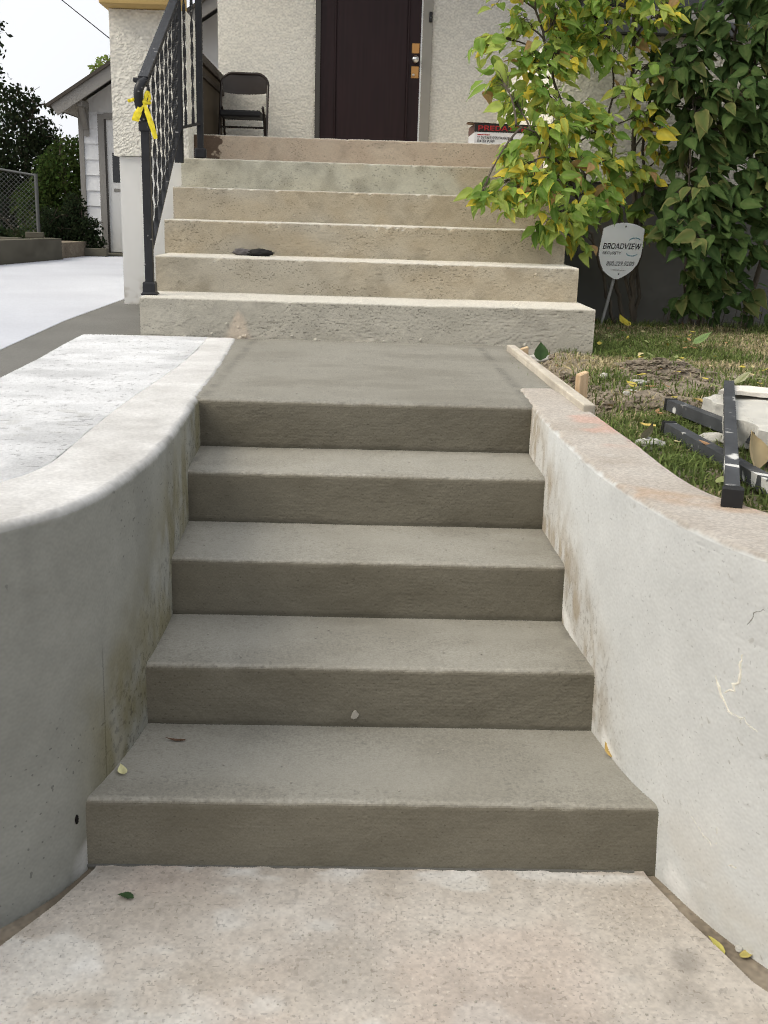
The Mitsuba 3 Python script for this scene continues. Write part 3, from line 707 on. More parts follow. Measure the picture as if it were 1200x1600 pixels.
# ------------------------------------------------------------------ railing
ra = thing('stair_railing', 'black wrought iron railing with twisted pickets left of the porch steps', 'railing')
XA, YA = -1.000, 3.20
A0, A1 = np.array([XA, YA, 0.975]), np.array([XA + 0.004, YA, 1.735])
Bx, By = -1.055, 4.48
put('post', box(XA - 0.019, XA + 0.019, YA - 0.019, YA + 0.019, 1.03, 1.735, 0.002), 'iron', ra)
shoe = [(0.036, 0.0), (0.038, 0.006), (0.030, 0.014), (0.029, 0.055), (0.026, 0.062)]
ring = []
for r_, z in shoe:
    for sx, sy in ((-1, -1), (1, -1), (1, 1), (-1, 1)): ring.append((XA + sx * r_, YA + sy * r_, 0.974 + z))
put('base_shoe', trimesh.Trimesh(*[np.array(ring), np.vstack([[[4 * i + k, 4 * i + (k + 1) % 4, 4 * i + 4 + (k + 1) % 4], [4 * i + k, 4 * i + 4 + (k + 1) % 4, 4 * i + 4 + k]] for i in range(4) for k in range(4)] + [[[16, 17, 18], [16, 18, 19]]])], process=False), 'iron', ra)
put('collar', box(XA - 0.027, XA + 0.027, YA - 0.027, YA + 0.027, 1.715, 1.76, 0.004), 'iron', ra)
# lamb's tongue at the low end of the handrail
tong = catmull([(XA, YA - 0.005, 1.755), (XA - 0.012, YA - 0.02, 1.80), (XA - 0.020, YA - 0.035, 1.86), (XA - 0.014, YA - 0.035, 1.905), (XA, YA - 0.012, 1.93), (XA + 0.005, YA + 0.03, 1.945)], 6)
put('tongue', tube(tong, np.interp(np.linspace(0, 1, len(tong)), [0, 0.35, 0.7, 1], [0.017, 0.023, 0.022, 0.016]), 10), 'iron', ra, smooth=True)
put('end_cap', box(XA - 0.045, XA + 0.018, YA - 0.03, YA + 0.01, 1.925, 1.945, 0.004), 'iron', ra)
H0, H1 = np.array([XA - 0.002, YA - 0.01, 1.945]), np.array([Bx + 0.02, By, 2.575])
put('handrail', bar(H0, H1, 0.044, 0.016), 'iron', ra)
R0, R1 = np.array([XA, YA, 1.165]), np.array([Bx, By, 1.825])
put('bottom_rail', bar(R0, R1, 0.030, 0.012), 'iron', ra)
put('top_rail', bar(H0 + [0.0, 0.02, -0.03], H1 + [0, 0, -0.03], 0.028, 0.010), 'iron', ra)
NP = 8
for i in range(NP):
    t = (i + 0.9) / (NP + 0.6)
    lo_, hi_ = R0 + (R1 - R0) * t, H0 + (H1 - H0) * t
    put('picket', bar(lo_, hi_ - [0, 0, 0.02], 0.0175, 0.0065, ref=(0, 1, 0), twist=(3.4 + 0.12 * (i % 3), 0.04, 0.96), n=60), 'iron', ra)
put('post', box(Bx - 0.024, Bx + 0.024, By - 0.02, By + 0.02, 1.64, 2.95, 0.002), 'iron', ra)
CX, CY = -0.957, 4.665
put('post', box(CX - 0.018, CX + 0.018, CY - 0.018, CY + 0.018, 1.70, 2.98, 0.002), 'iron', ra)
put('base_shoe', box(CX - 0.034, CX + 0.034, CY - 0.03, CY + 0.03, 1.677, 1.735, 0.008), 'iron', ra)
put('bottom_rail', bar((Bx, By, 1.83), (CX, CY, 1.875), 0.028, 0.014), 'iron', ra)
put('handrail', bar((Bx, By, 2.66), (CX, CY, 2.78), 0.044, 0.016), 'iron', ra)
for t in (0.33, 0.67):
    a = np.array([Bx, By, 1.835]) * (1 - t) + np.array([CX, CY, 1.88]) * t
    b = np.array([Bx, By, 2.655]) * (1 - t) + np.array([CX, CY, 2.775]) * t
    put('picket', bar(a, b, 0.0175, 0.0065, ref=(0, 1, 0), twist=(3.4, 0.04, 0.96), n=60), 'iron', ra)

# yellow ribbon tied round the post top
def strip(pts, w, wdir, thick=0.0):
    P = catmull(pts, 6); n = len(P)
    wd = np.asarray(wdir, float)
    ws = np.interp(np.linspace(0, 1, len(w)), np.linspace(0, 1, len(w)), w)
    ww = np.interp(np.linspace(0, 1, n), np.linspace(0, 1, len(w)), w)
    L_, R_ = [], []
    for i in range(n):
        d = P[min(i + 1, n - 1)] - P[max(i - 1, 0)]
        s = np.cross(d, [0, 1, 0.2]); s = s / (np.linalg.norm(s) + 1e-9) + wd * 0.3
        s /= np.linalg.norm(s)
        ripple = np.array([0, 0.004 * math.sin(i * 1.3), 0])
        L_.append(P[i] - s * ww[i] / 2 - ripple); R_.append(P[i] + s * ww[i] / 2 + ripple)
    mid = [(l + r) / 2 + np.array([0, -0.004, 0]) for l, r in zip(L_, R_)]
    V_ = np.array([v for t in zip(L_, mid, R_) for v in t])
    return trimesh.Trimesh(V_, grid_faces(n, 3), process=False)
rb = thing('ribbon', 'yellow plastic ribbon tied around the railing post', 'ribbon')
K = np.array([XA + 0.004, YA - 0.035, 1.838])
kn = trimesh.creation.icosphere(2, 0.012); kn.apply_scale((1.0, 0.8, 1.2)); kn.apply_translation(K); put('knot', kn, 'ribbon', rb, smooth=True)
wrap = [(XA + 0.027 * math.cos(t), YA - 0.01 + 0.03 * math.sin(t), 1.84 + 0.003 * math.sin(2 * t)) for t in np.linspace(0, 2 * np.pi, 17)]
put('wrap', tube(wrap, 0.007, 6), 'ribbon', rb, smooth=True)
put('tail', strip([K, K + 0.76 * np.array([-0.022, -0.012, -0.035]), K + 0.76 * np.array([-0.045, -0.02, -0.085]), K + 0.76 * np.array([-0.052, -0.018, -0.108])], [0.0128, 0.0240, 0.0352, 0.0320], (1, 0, 0)), 'ribbon', rb, smooth=True)
put('tail', strip([K, K + 0.76 * np.array([0.018, -0.012, -0.05]), K + 0.76 * np.array([0.045, -0.016, -0.13]), K + 0.76 * np.array([0.066, -0.012, -0.205])], [0.0128, 0.0240, 0.0256, 0.0192], (1, 0, 0)), 'ribbon', rb, smooth=True)
put('loop', strip([K, K + 0.76 * np.array([-0.03, -0.01, 0.016]), K + 0.76 * np.array([-0.07, -0.01, 0.012]), K + 0.76 * np.array([-0.095, -0.005, 0.004])], [0.0096, 0.0128, 0.0160, 0.0144], (0, 0, 1)), 'ribbon', rb, smooth=True)
put('loop', strip([K, K + 0.76 * np.array([0.012, -0.006, 0.03]), K + 0.76 * np.array([0.022, -0.004, 0.055]), K + 0.76 * np.array([0.03, 0.0, 0.045]), K + 0.76 * np.array([0.024, 0.0, 0.01])], [0.0096, 0.0160, 0.0208, 0.0160, 0.0096], (1, 0, 0)), 'ribbon', rb, smooth=True)

# ------------------------------------------------------------------ folding chair on the porch
fc = thing('folding_chair', 'dark brown metal folding chair on the porch by the wall', 'chair')
cx0, cx1, cy, cz = -1.155, -0.775, 7.17, 1.84
def arch(x0, x1, zt, z0, y0, y1, r=0.09):
    pts = [(x0, y0, z0), (x0, y0 + (y1 - y0) * 0.9, zt - r)]
    for t in np.linspace(0, np.pi / 2, 6)[1:]: pts.append((x0 + r - r * math.cos(t), y1, zt - r + r * math.sin(t)))
    for t in np.linspace(0, np.pi / 2, 6): pts.append((x1 - r + r * math.sin(t), y1, zt - r + r * math.cos(t)))
    pts += [(x1, y0 + (y1 - y0) * 0.9, zt - r), (x1, y0, z0)]
    return np.array(pts)
put('frame', tube(arch(cx0, cx1, 2.475, cz + 0.002, cy - 0.12, cy + 0.12), 0.0115, 8), 'chair', fc, smooth=60)
u = np.linspace(-1, 1, 15); vv = np.linspace(0, 1, 6)
bp = []
for a in u:
    top_, bot_ = 2.465 - 0.045 * max(0, abs(a) - 0.55) ** 2 / 0.2, 2.315 + 0.012 * a * a
    for b in vv: bp.append(((cx0 + cx1) / 2 + a * 0.178, cy + 0.105 + 0.02 * (1 - a * a), bot_ + (top_ - bot_) * b))
bp = np.array(bp)
m1 = trimesh.Trimesh(bp, grid_faces(15, 6), process=False)
put('backrest', cat_([m1, trimesh.Trimesh(bp + [0, 0.006, 0], grid_faces(15, 6)[:, ::-1], process=False)]), 'chair', fc, smooth=True)
put('seat', box(cx0 + 0.02, cx1 - 0.03, cy - 0.22, cy + 0.12, 2.115, 2.165, 0.012), 'black', fc)
for x in (cx0 + 0.025, cx1 - 0.025):
    put('leg', tube([(x, cy + 0.17, cz + 0.002), (x, cy + 0.02, 2.14), (x, cy - 0.10, 2.2)], 0.0105, 8), 'chair', fc, smooth=60)
for z, y in ((2.045, cy - 0.08), (1.92, cy + 0.13)): put('stretcher', tube([(cx0 + 0.012, y, z), (cx1 - 0.012, y, z)], 0.008, 8), 'chair', fc, smooth=60)

# ------------------------------------------------------------------ lettering helper: text on a plane
def text_on(text, h, origin, right, upv, depth=0.0012, bold=True, width=None, slant=0.0):
    m = meshkit.text_mesh(text, h, depth, bold)
    v = np.array(m.vertices)
    if width: v[:, 0] *= width / (v[:, 0].max() - v[:, 0].min())
    v[:, 0] += slant * v[:, 1]
    right, upv = np.asarray(right, float), np.asarray(upv, float)
    nrm = np.cross(right, upv); nrm /= np.linalg.norm(nrm)
    m.vertices = np.asarray(origin, float) + v[:, :1] * right + v[:, 1:2] * upv + v[:, 2:3] * nrm
    return m

# ------------------------------------------------------------------ pump carton on the porch
bx = thing('carton', 'white and black product carton with red lettering on the porch', 'box')
BX0, BX1, BY0, BY1, BZ = 0.768, 1.19, 5.60, 6.02, 1.842
put('body', box(BX0, BX1, BY0, BY1, BZ, 2.005), 'box_white', bx)
put('band', box(BX0 - 0.002, BX1 + 0.002, BY0 - 0.002, BY0 + 0.004, 1.952, 2.0052), 'box_black', bx)
put('band', box(BX0 - 0.0022, BX0 + 0.003, BY0 + 0.0045, BY1, 1.950, 2.0054), 'cardgrey', bx)
fl = trimesh.Trimesh([(BX0 - 0.05, BY0 + 0.01, 2.014), (BX1, BY0 + 0.01, 2.006), (BX1, BY1, 2.02), (BX0 - 0.02, BY1, 2.035)], [[0, 1, 2], [0, 2, 3]], process=False)
put('flap', cat_([fl, trimesh.Trimesh(fl.vertices - [0, 0, 0.004], fl.faces[:, ::-1], process=False)]), 'card', bx)
Rx, Uz = (1, 0, 0), (0, 0, 1)
put('lettering', text_on('PREDATOR', 0.030, (BX0 + 0.018, BY0 - 0.0022, 1.963), Rx, Uz, width=0.33), 'box_red', bx)
put('lettering', text_on('1" INTAKE/DISCHARGE', 0.0165, (BX0 + 0.018, BY0 - 0.0002, 1.908), Rx, Uz, width=0.22), 'ink', bx)
put('lettering', text_on('WATER PUMP', 0.0165, (BX0 + 0.018, BY0 - 0.0002, 1.886), Rx, Uz, width=0.12), 'ink', bx)
put('small_print', box(BX0 + 0.018, BX0 + 0.105, BY0 - 0.0012, BY0 + 0.001, 1.932, 1.938), 'box_red', bx)
put('small_print', box(BX0 + 0.018, BX0 + 0.05, BY0 - 0.0012, BY0 + 0.001, 1.868, 1.873), 'ink', bx)

# ------------------------------------------------------------------ yard sign
sg = thing('yard_sign', 'silver shield shaped security sign on a leaning metal stake', 'sign')
SY = 4.45
O = np.array([1.557, SY, 1.218]); HR = np.array([1.0, 0.0, 0.012]); VU = np.array([0.08, 0.0, 0.99])
def SP(a, b, c=0.0): return O + a * HR + b * VU + np.array([0, -c, 0])
out = []
for t in np.linspace(-1, 1, 17): out.append((t * 0.122, 0.130 + 0.034 * (1 - t * t)))
right_side = [(0.127, 0.02), (0.126, -0.03), (0.115, -0.072), (0.088, -0.115), (0.05, -0.145), (0.012, -0.166)]
outl = out + right_side + [(-a, b) for a, b in right_side[::-1]]
mm = trimesh.creation.extrude_polygon(Polygon(outl).buffer(-0.004).buffer(0.004), 0.006, engine='earcut')
vv_ = np.array(mm.vertices); mm.vertices = O + vv_[:, :1] * HR + vv_[:, 1:2] * VU + vv_[:, 2:3] * np.array([0, -1.0, 0])
put('board', mm, 'sign', sg)
put('stake', tube([(1.468, SY + 0.02, 0.70), (1.556, SY + 0.014, 1.16), (1.576, SY + 0.012, 1.34)], 0.0095, 10), 'sign_stake', sg, smooth=60)
for a, b in ((0.008, 0.142), (0.010, -0.135)):
    q = trimesh.creation.icosphere(1, 0.005); q.apply_translation(SP(a, b, 0.007)); put('bolt', q, 'galv', sg, smooth=True)
put('lettering', text_on('BROADVIEW', 0.032, SP(-0.112, 0.012, 0.0062), HR, VU, width=0.224, slant=0.10), 'ink', sg)
put('lettering', text_on('SECURITY', 0.0155, SP(-0.108, -0.020, 0.0062), HR, VU, width=0.112, slant=0.10), 'ink', sg)
put('lettering', text_on('800.229.9200', 0.024, SP(-0.075, -0.086, 0.0062), HR, VU, width=0.165, slant=0.10), 'ink', sg)
put('small_print', box(0, 0.09, 0, 0.0012, 0, 0.004), 'grey_trim', sg, to=T().translate(SP(-0.042, -0.114, 0.0072).tolist()))
def crescent(cx, cy, r0, a0, a1, w):
    ts = np.linspace(a0, a1, 16); th = np.sin(np.linspace(0, np.pi, 16)) ** 0.6
    pts = [(cx + (r0 + w * h) * math.cos(t), cy + (r0 + w * h) * math.sin(t) * 0.62) for t, h in zip(ts, th)] + [(cx + r0 * math.cos(t), cy + r0 * math.sin(t) * 0.62) for t in ts[::-1]]
    m = trimesh.creation.extrude_polygon(Polygon(pts).buffer(0), 0.0012, engine='earcut')
    v = np.array(m.vertices); m.vertices = SP(0, 0, 0.0062) + v[:, :1] * HR + v[:, 1:2] * VU + v[:, 2:3] * np.array([0, -1.0, 0])
    return m
put('emblem', crescent(0.076, 0.052, 0.036, math.radians(28), math.radians(160), 0.008), 'teal', sg)
put('emblem', crescent(0.070, -0.004, 0.036, math.radians(200), math.radians(335), 0.008), 'teal', sg)

# ------------------------------------------------------------------ form board, stakes, pipes, rubble on the lawn
fb = box(-0.019, 0.019, 0, 1.62, -0.09, 0.022, 0.003)
fb.apply_transform(trimesh.transformations.rotation_matrix(0.012, (0, 0, 1))); fb.apply_translation((0.722, 1.215, 0.80))
single('form_board', fb, 'wood', 'long pale wooden form board along the landing edge', 'board')
def stake(x, y, z0, z1, w, rot):
    m = box(-w / 2, w / 2, -w / 2.4, w / 2.4, z0, z1, 0.003)
    v = np.array(m.vertices); v[:, 2] += (v[:, 2] > z1 - 0.01) * v[:, 0] * 0.35; m.vertices = v
    m.apply_transform(trimesh.transformations.rotation_matrix(rot, (0, 0, 1))); m.apply_translation((x, y, 0))
    return m
single('wooden_stake', stake(0.775, 1.60, 0.66, 0.868, 0.036, 0.35), 'stake', 'light brown wooden stake standing in dirt near the right wall', 'stake', 'stakes holding the form board')
single('wooden_stake', stake(0.765, 2.84, 0.66, 0.81, 0.036, 0.1), 'stake', 'short wooden stake at the far end of the form board', 'stake', 'stakes holding the form board')

def square_tube(p0, p1, w, capflare=1.25, name_label=None, hollow=True):
    p0, p1 = np.asarray(p0, float), np.asarray(p1, float)
    key = thing('metal_tube', name_label, 'tube', 'old black square tubes on the lawn')
    put('shaft', bar(p0, p1, w, w), 'tube', key)
    d = (p1 - p0) / np.linalg.norm(p1 - p0)
    return key, d
hz = 0.035
k, d = square_tube((1.015, 1.36, lawn_h(1.0, 1.36) + 0.045), (1.085, 0.42, lawn_h(1.07, 0.42) + 0.07), 0.034, name_label='black square tube with white scrapes lying beside the concrete slab')
put('open_end_shade', bar(np.array((1.015, 1.36, lawn_h(1.0, 1.36) + 0.045)) - d * 0.001, np.array((1.015, 1.36, lawn_h(1.0, 1.36) + 0.045)) - d * 0.004, 0.028, 0.028), 'hollow_shade', k)  # solid black plate paints the shade inside the tube
put('end_cap', bar(np.array((1.015, 1.36, lawn_h(1.0, 1.36) + 0.045)) - d * 0.0, np.array((1.015, 1.36, lawn_h(1.0, 1.36) + 0.045)) + d * 0.015, 0.038, 0.038), 'black', k)
P0, P1 = np.array((0.905, 0.99, lawn_h(0.905, 0.99) + 0.03)), np.array((0.95, 0.22, lawn_h(0.95, 0.22) + 0.032))
k, d = square_tube(P0, P1, 0.034, name_label='grey worn square tube lying lowest in the grass near the wall')
put('end_cap', bar(P0 - d * 0.004, P0 + d * 0.015, 0.038, 0.038), 'black', k)
P0, P1 = np.array((1.16, 1.25, 0.888)), np.array((0.784, 0.098, 0.818))
k, d = square_tube(P0, P1, 0.030, name_label='black square tube with flared foot lying across the other tubes')
put('foot_cap', cat_([bar(P1 - d * 0.012, P1 + d * 0.012, 0.043, 0.043), bar(P1 - d * 0.03, P1 - d * 0.0121, 0.037, 0.037)]), 'black', k)

# broken concrete slab
def rock(seed, r, sub=3, scale=(1, 1, 1), rough=0.3, f=2.2):
    m = trimesh.creation.icosphere(sub, 1.0)
    v = np.array(m.vertices)
    v *= (1 + rough * 2 * fn(v + seed * 7.3, f, seed, 3))[:, None]
    m.vertices = v * np.array(scale) * r
    return m
sl = Polygon([(1.055, 1.16), (1.17, 1.27), (1.30, 1.25), (1.62, 0.95), (1.58, 0.40), (1.10, 0.42), (1.03, 0.62), (1.055, 0.72), (1.00, 0.83), (1.06, 0.92)])
m = trimesh.creation.extrude_polygon(sl, 0.075, engine='earcut'); m.apply_translation((0, 0, 0.79))
m = m.subdivide_to_size(0.03); v = np.array(m.vertices); v += np.stack([fn(v, 18, 90) * 0.03, fn(v, 18, 91) * 0.03, fn(v, 14, 92) * 0.016], 1); m.vertices = v
bs = thing('concrete_slab', 'broken white concrete slab lying on the lawn at the right edge', 'slab')
put('slab', m, 'chunk', bs, smooth=35)
lam = Polygon([(1.09, 1.14), (1.17, 1.25), (1.28, 1.24), (1.33, 1.13), (1.25, 1.10), (1.17, 1.14)])
m = trimesh.creation.extrude_polygon(lam, 0.012, engine='earcut'); m.apply_translation((0, 0, 0.875)); m = m.subdivide_to_size(0.02)
v = np.array(m.vertices); v += np.stack([fn(v, 18, 93) * 0.02, fn(v, 18, 94) * 0.02, fn(v, 14, 95) * 0.012], 1); m.vertices = v
put('flake', m, 'dirt_white', bs, smooth=35)

# dirt clods
cl = []
for i in range(120):
    a, r_ = rng.uniform(0, 2 * np.pi), abs(rng.normal(0, 0.075))
    x, y = 1.23 + r_ * math.cos(a) * 1.25, 2.27 + r_ * math.sin(a) * 1.7
    s = rng.uniform(0.010, 0.032)
    s *= 0.72; m = rock(i, s, 2, (1.3, 1, 0.6), 0.9, 3.0); m.apply_translation((x, y, lawn_h(x, y) + s * 0.25)); cl.append(m)
for i in range(90):
    x, y = (rng.uniform(0.76, 0.92), rng.uniform(1.6, 3.0)) if i < 55 else (rng.uniform(0.9, 1.2), rng.uniform(1.45, 1.85))
    s = rng.uniform(0.006, 0.024)
    m = rock(i + 100, s, 2, (1.1, 1, 0.8), 0.9, 3.0); m.apply_translation((x, y, lawn_h(x, y) + s * 0.3)); cl.append(m)
single('dirt_clods', cat_(cl), 'soil', 'loose brown dirt clods heaped on the lawn and beside the form board', 'dirt', kind='stuff', smooth=25)
rocks = [(0.80, 0.80, 0.030, (1.3, 1, 0.6), 'white chalky lump of concrete in the grass beside the wall top'), (0.985, 1.735, 0.020, (1.3, 1, 0.7), 'small pale stone below the dirt heap on the lawn'),
         (1.085, 2.02, 0.022, (1.5, 1, 0.5), 'flat whitish stone at the near edge of the dirt heap'), (0.985, 2.16, 0.018, (1, 1, 0.8), 'small round pale stone left of the dirt heap'),
         (0.99, 0.86, 0.034, (1.4, 1, 0.6), 'white concrete lump between the two lower black tubes'), (0.86, 2.95, 0.05, (1.6, 0.7, 0.5), 'white broken concrete piece at the foot of the porch steps'), (0.778, -0.245, 0.008, (1, 1, 0.9), 'tiny grey pebble in the soil strip at the lower right')]
for i, (x, y, s, sc, lb) in enumerate(rocks):
    m = rock(i + 300, s, 3, sc, 0.35); z = lawn_h(x, y) if y > 0 and x > 0.7 else -0.012
    m.apply_translation((x, y, float(z) + s * 0.4)); single('stone', m, 'chunk' if i != 3 else 'dirt_white', lb, 'stone', 'loose stones', smooth=40)
# buried drain pipe at the foot of the wall
single('drain_pipe', tube([(1.16, 4.55, 0.745), (1.35, 4.62, 0.745), (1.60, 4.66, 0.742), (1.85, 4.68, 0.735)], 0.028, 10), 'black', 'black plastic drain pipe at the base of the grey foundation', 'pipe', smooth=60)
# dark block left on a step
gl = thing('sanding_block', 'black rubber block with grey end on the second lowest porch step', 'tool')
def blob(c, s, seed, rough=0.16):
    m = rock(seed, 1.0, 3, s, rough, 2.4); m.apply_translation(c); return m
put('body', blob((-0.53, 3.74, 1.166), (0.072, 0.035, 0.022), 5, 0.42), 'rubber', gl, smooth=True)
put('end', blob((-0.615, 3.745, 1.168), (0.05, 0.03, 0.019), 6, 0.42), 'sole', gl, smooth=True)

# ------------------------------------------------------------------ leaves
def leaf_mesh(L, W, curl, fold, seed, base, edge, vein, lobed=0.0):
    """One leaf from its stalk at the origin along +y, face up; vertex colours run from midrib to edge."""
    r_ = np.random.default_rng(seed)
    ts = np.array([0.0, 0.14, 0.32, 0.52, 0.72, 0.88, 1.0])
    ws = np.array([0.05, 0.66, 1.0, 0.92, 0.60, 0.27, 0.0]) * W / 2
    V_, Cc = [], []
    ph = r_.uniform(0, 6)
    for t, w in zip(ts, ws):
        z = -curl * L * t * t + 0.04 * L * math.sin(5 * t + ph)
        x0 = 0.05 * L * math.sin(2.2 * t + ph)
        for k, s in enumerate((-1, -0.5, 0, 0.5, 1)):
            ww = w * (1 + (lobed * (1 if int(t * 7) % 2 else -0.6) if abs(s) == 1 else 0))
            V_.append((x0 + s * ww, t * L - (0.05 * L * abs(s) if t > 0.1 else 0), z + abs(s) * fold * ww + r_.normal(0, 0.012 * L) * abs(s)))
            e = abs(s) ** 1.3 * 0.8 + 0.35 * max(0, t - 0.6)
            c = np.array(base) * (1 - e) + np.array(edge) * e
            if s == 0: c = c * 0.45 + np.array(vein) * 0.55
            Cc.append(np.clip(c * r_.uniform(0.86, 1.14), 0.004, 0.95))
    m = trimesh.Trimesh(np.array(V_), grid_faces(7, 5), process=False)
    return m, np.array(Cc)

def leaf_set(n, seed, palette, L=(0.075, 0.12), aspect=(0.46, 0.62), mat='mat_leaf', lobed=0.0):
    r_ = np.random.default_rng(seed); out = []
    pk = [p[0] for p in palette]; pk = np.cumsum(pk) / sum(pk)
    for i in range(n):
        w, b, e, v = palette[int(np.searchsorted(pk, r_.uniform()))]
        ln = r_.uniform(*L)
        m, c = leaf_mesh(ln, ln * r_.uniform(*aspect), r_.uniform(0.05, 0.45), r_.uniform(0.05, 0.5), seed * 100 + i, b, e, v, lobed)
        out.append((m, c, mikit.ply(m, mat, smooth=True, color=c)))
    return out

def rot_to(d, nrm):
    y = d / np.linalg.norm(d)
    x = np.cross(y, nrm); x /= np.linalg.norm(x) + 1e-9
    z = np.cross(x, y)
    M = np.eye(4); M[:3, 0], M[:3, 1], M[:3, 2] = x, y, z
    return M

def grow(key, clusters, stems, leaves, seed, droop=0.6, twig_r=0.0028, max_parts=300, light=(-0.35, -0.40, 0.85), more=1.0):
    """A shrub: stems (polylines), a branch to every cluster, a twig to every leaf, the leaves hanging round the clusters."""
    r_ = np.random.default_rng(seed)
    allp = []
    for st, r0, r1 in stems:
        P = catmull(st, 8); P[1:-1] += r_.normal(0, 0.008, P[1:-1].shape)
        put('stem', tube(P, np.linspace(r0, r1, len(P)), 8), 'bark', key, smooth=True)
        allp.append(P)
    allp = np.vstack(allp)
    twigs, placed = [], []
    for (x, y, z, rad, n) in clusters:
        c = np.array([x, y, z])
        cost = np.linalg.norm(allp - c, axis=1) + 1.2 * np.clip(allp[:, 2] - c[2] + 0.05, 0, 9)
        q = allp[np.argmin(cost)]
        mid = (q + c) / 2 + [0, 0, 0.10 * np.linalg.norm(c - q)] + r_.normal(0, 0.02, 3)
        br = catmull([q, mid, c], 6)
        twigs.append(tube(br, np.linspace(0.006, 0.003, len(br)), 5))
        for i in range(int(round(n * more))):
            u = r_.normal(0, 1, 3); u /= np.linalg.norm(u)
            pos = c + u * rad * r_.uniform(0.25, 1.0) * [1.05, 1.0, 0.95]
            s = br[r_.integers(len(br) // 2, len(br))]
            if r_.uniform() < 0.55: twigs.append(tube([s, (s + pos) / 2 + [0, 0, 0.02], pos], [0.0022, 0.0016, 0.0010], 4, cap=False))
            out_ = pos - q; out_[2] = 0
            d = out_ / (np.linalg.norm(out_) + 1e-6) * r_.uniform(0.2, 0.9) + r_.normal(0, 0.5, 3) * [1, 0.8, 0.4] + [0, -0.25, -droop * r_.uniform(0.5, 1.7)]
            nr = np.array(light) + r_.normal(0, 0.62, 3)
            placed.append((pos, d, nr))
    k = put('twigs', cat_(twigs), 'bark', key, smooth=True); labels[k] = {'kind': 'stuff'}
    vis = [i for i, (p, d, nr) in enumerate(placed)]
    # nearest to the street first: those become leaves of their own, the rest one mass
    order = sorted(vis, key=lambda i: placed[i][0][1] + (3 if placed[i][0][2] > 2.62 or placed[i][0][0] > 2.45 else 0))
    rest_v, rest_f, rest_c, at = [], [], [], 0
    for rank, i in enumerate(order):
        pos, d, nr = placed[i]
        m, c, ply = leaves[int(r_.integers(len(leaves)))]
        M = rot_to(d, nr); s = r_.uniform(0.8, 1.2); M[:3, :3] *= s; M[:3, 3] = pos
        if rank < max_parts: put('leaf', None, None, key, ply=ply, to=T(M.tolist()))
        else:
            v = np.array(m.vertices) @ M[:3, :3].T + pos
            rest_v.append(v); rest_f.append(np.array(m.faces) + at); rest_c.append(c); at += len(v)
    if rest_v:
        k = put('foliage', trimesh.Trimesh(np.vstack(rest_v), np.vstack(rest_f), process=False), 'leaf', key, smooth=True, color=np.vstack(rest_c)); labels[k] = {'kind': 'stuff'}

LG, YG, YL, OR, MG = (0.25, 0.40, 0.085), (0.42, 0.52, 0.13), (0.72, 0.60, 0.08), (0.56, 0.38, 0.20), (0.13, 0.245, 0.05)
yel_leaves = leaf_set(44, 3, [(0.30, LG, (0.28, 0.42, 0.09), (0.40, 0.50, 0.18)), (0.36, YG, (0.44, 0.53, 0.12), (0.46, 0.54, 0.18)), (0.20, YL, (0.74, 0.60, 0.08), (0.6, 0.56, 0.14)),
                              (0.09, YG, (0.66, 0.54, 0.08), (0.4, 0.46, 0.12)), (0.05, OR, (0.44, 0.24, 0.10), (0.40, 0.30, 0.12)), (0.16, MG, (0.15, 0.26, 0.05), (0.24, 0.34, 0.11))], L=(0.055, 0.118), aspect=(0.40, 0.60))
DG, DG2 = (0.075, 0.130, 0.046), (0.120, 0.185, 0.062)
drk_leaves = leaf_set(30, 5, [(0.55, DG, (0.055, 0.10, 0.035), (0.11, 0.16, 0.06)), (0.36, DG2, (0.075, 0.13, 0.04), (0.14, 0.19, 0.07)), (0.06, (0.12, 0.18, 0.05), (0.30, 0.28, 0.12), (0.18, 0.22, 0.09)), (0.03, (0.30, 0.22, 0.13), (0.42, 0.32, 0.22), (0.3, 0.25, 0.18))],
                      L=(0.075, 0.145), aspect=(0.44, 0.64))

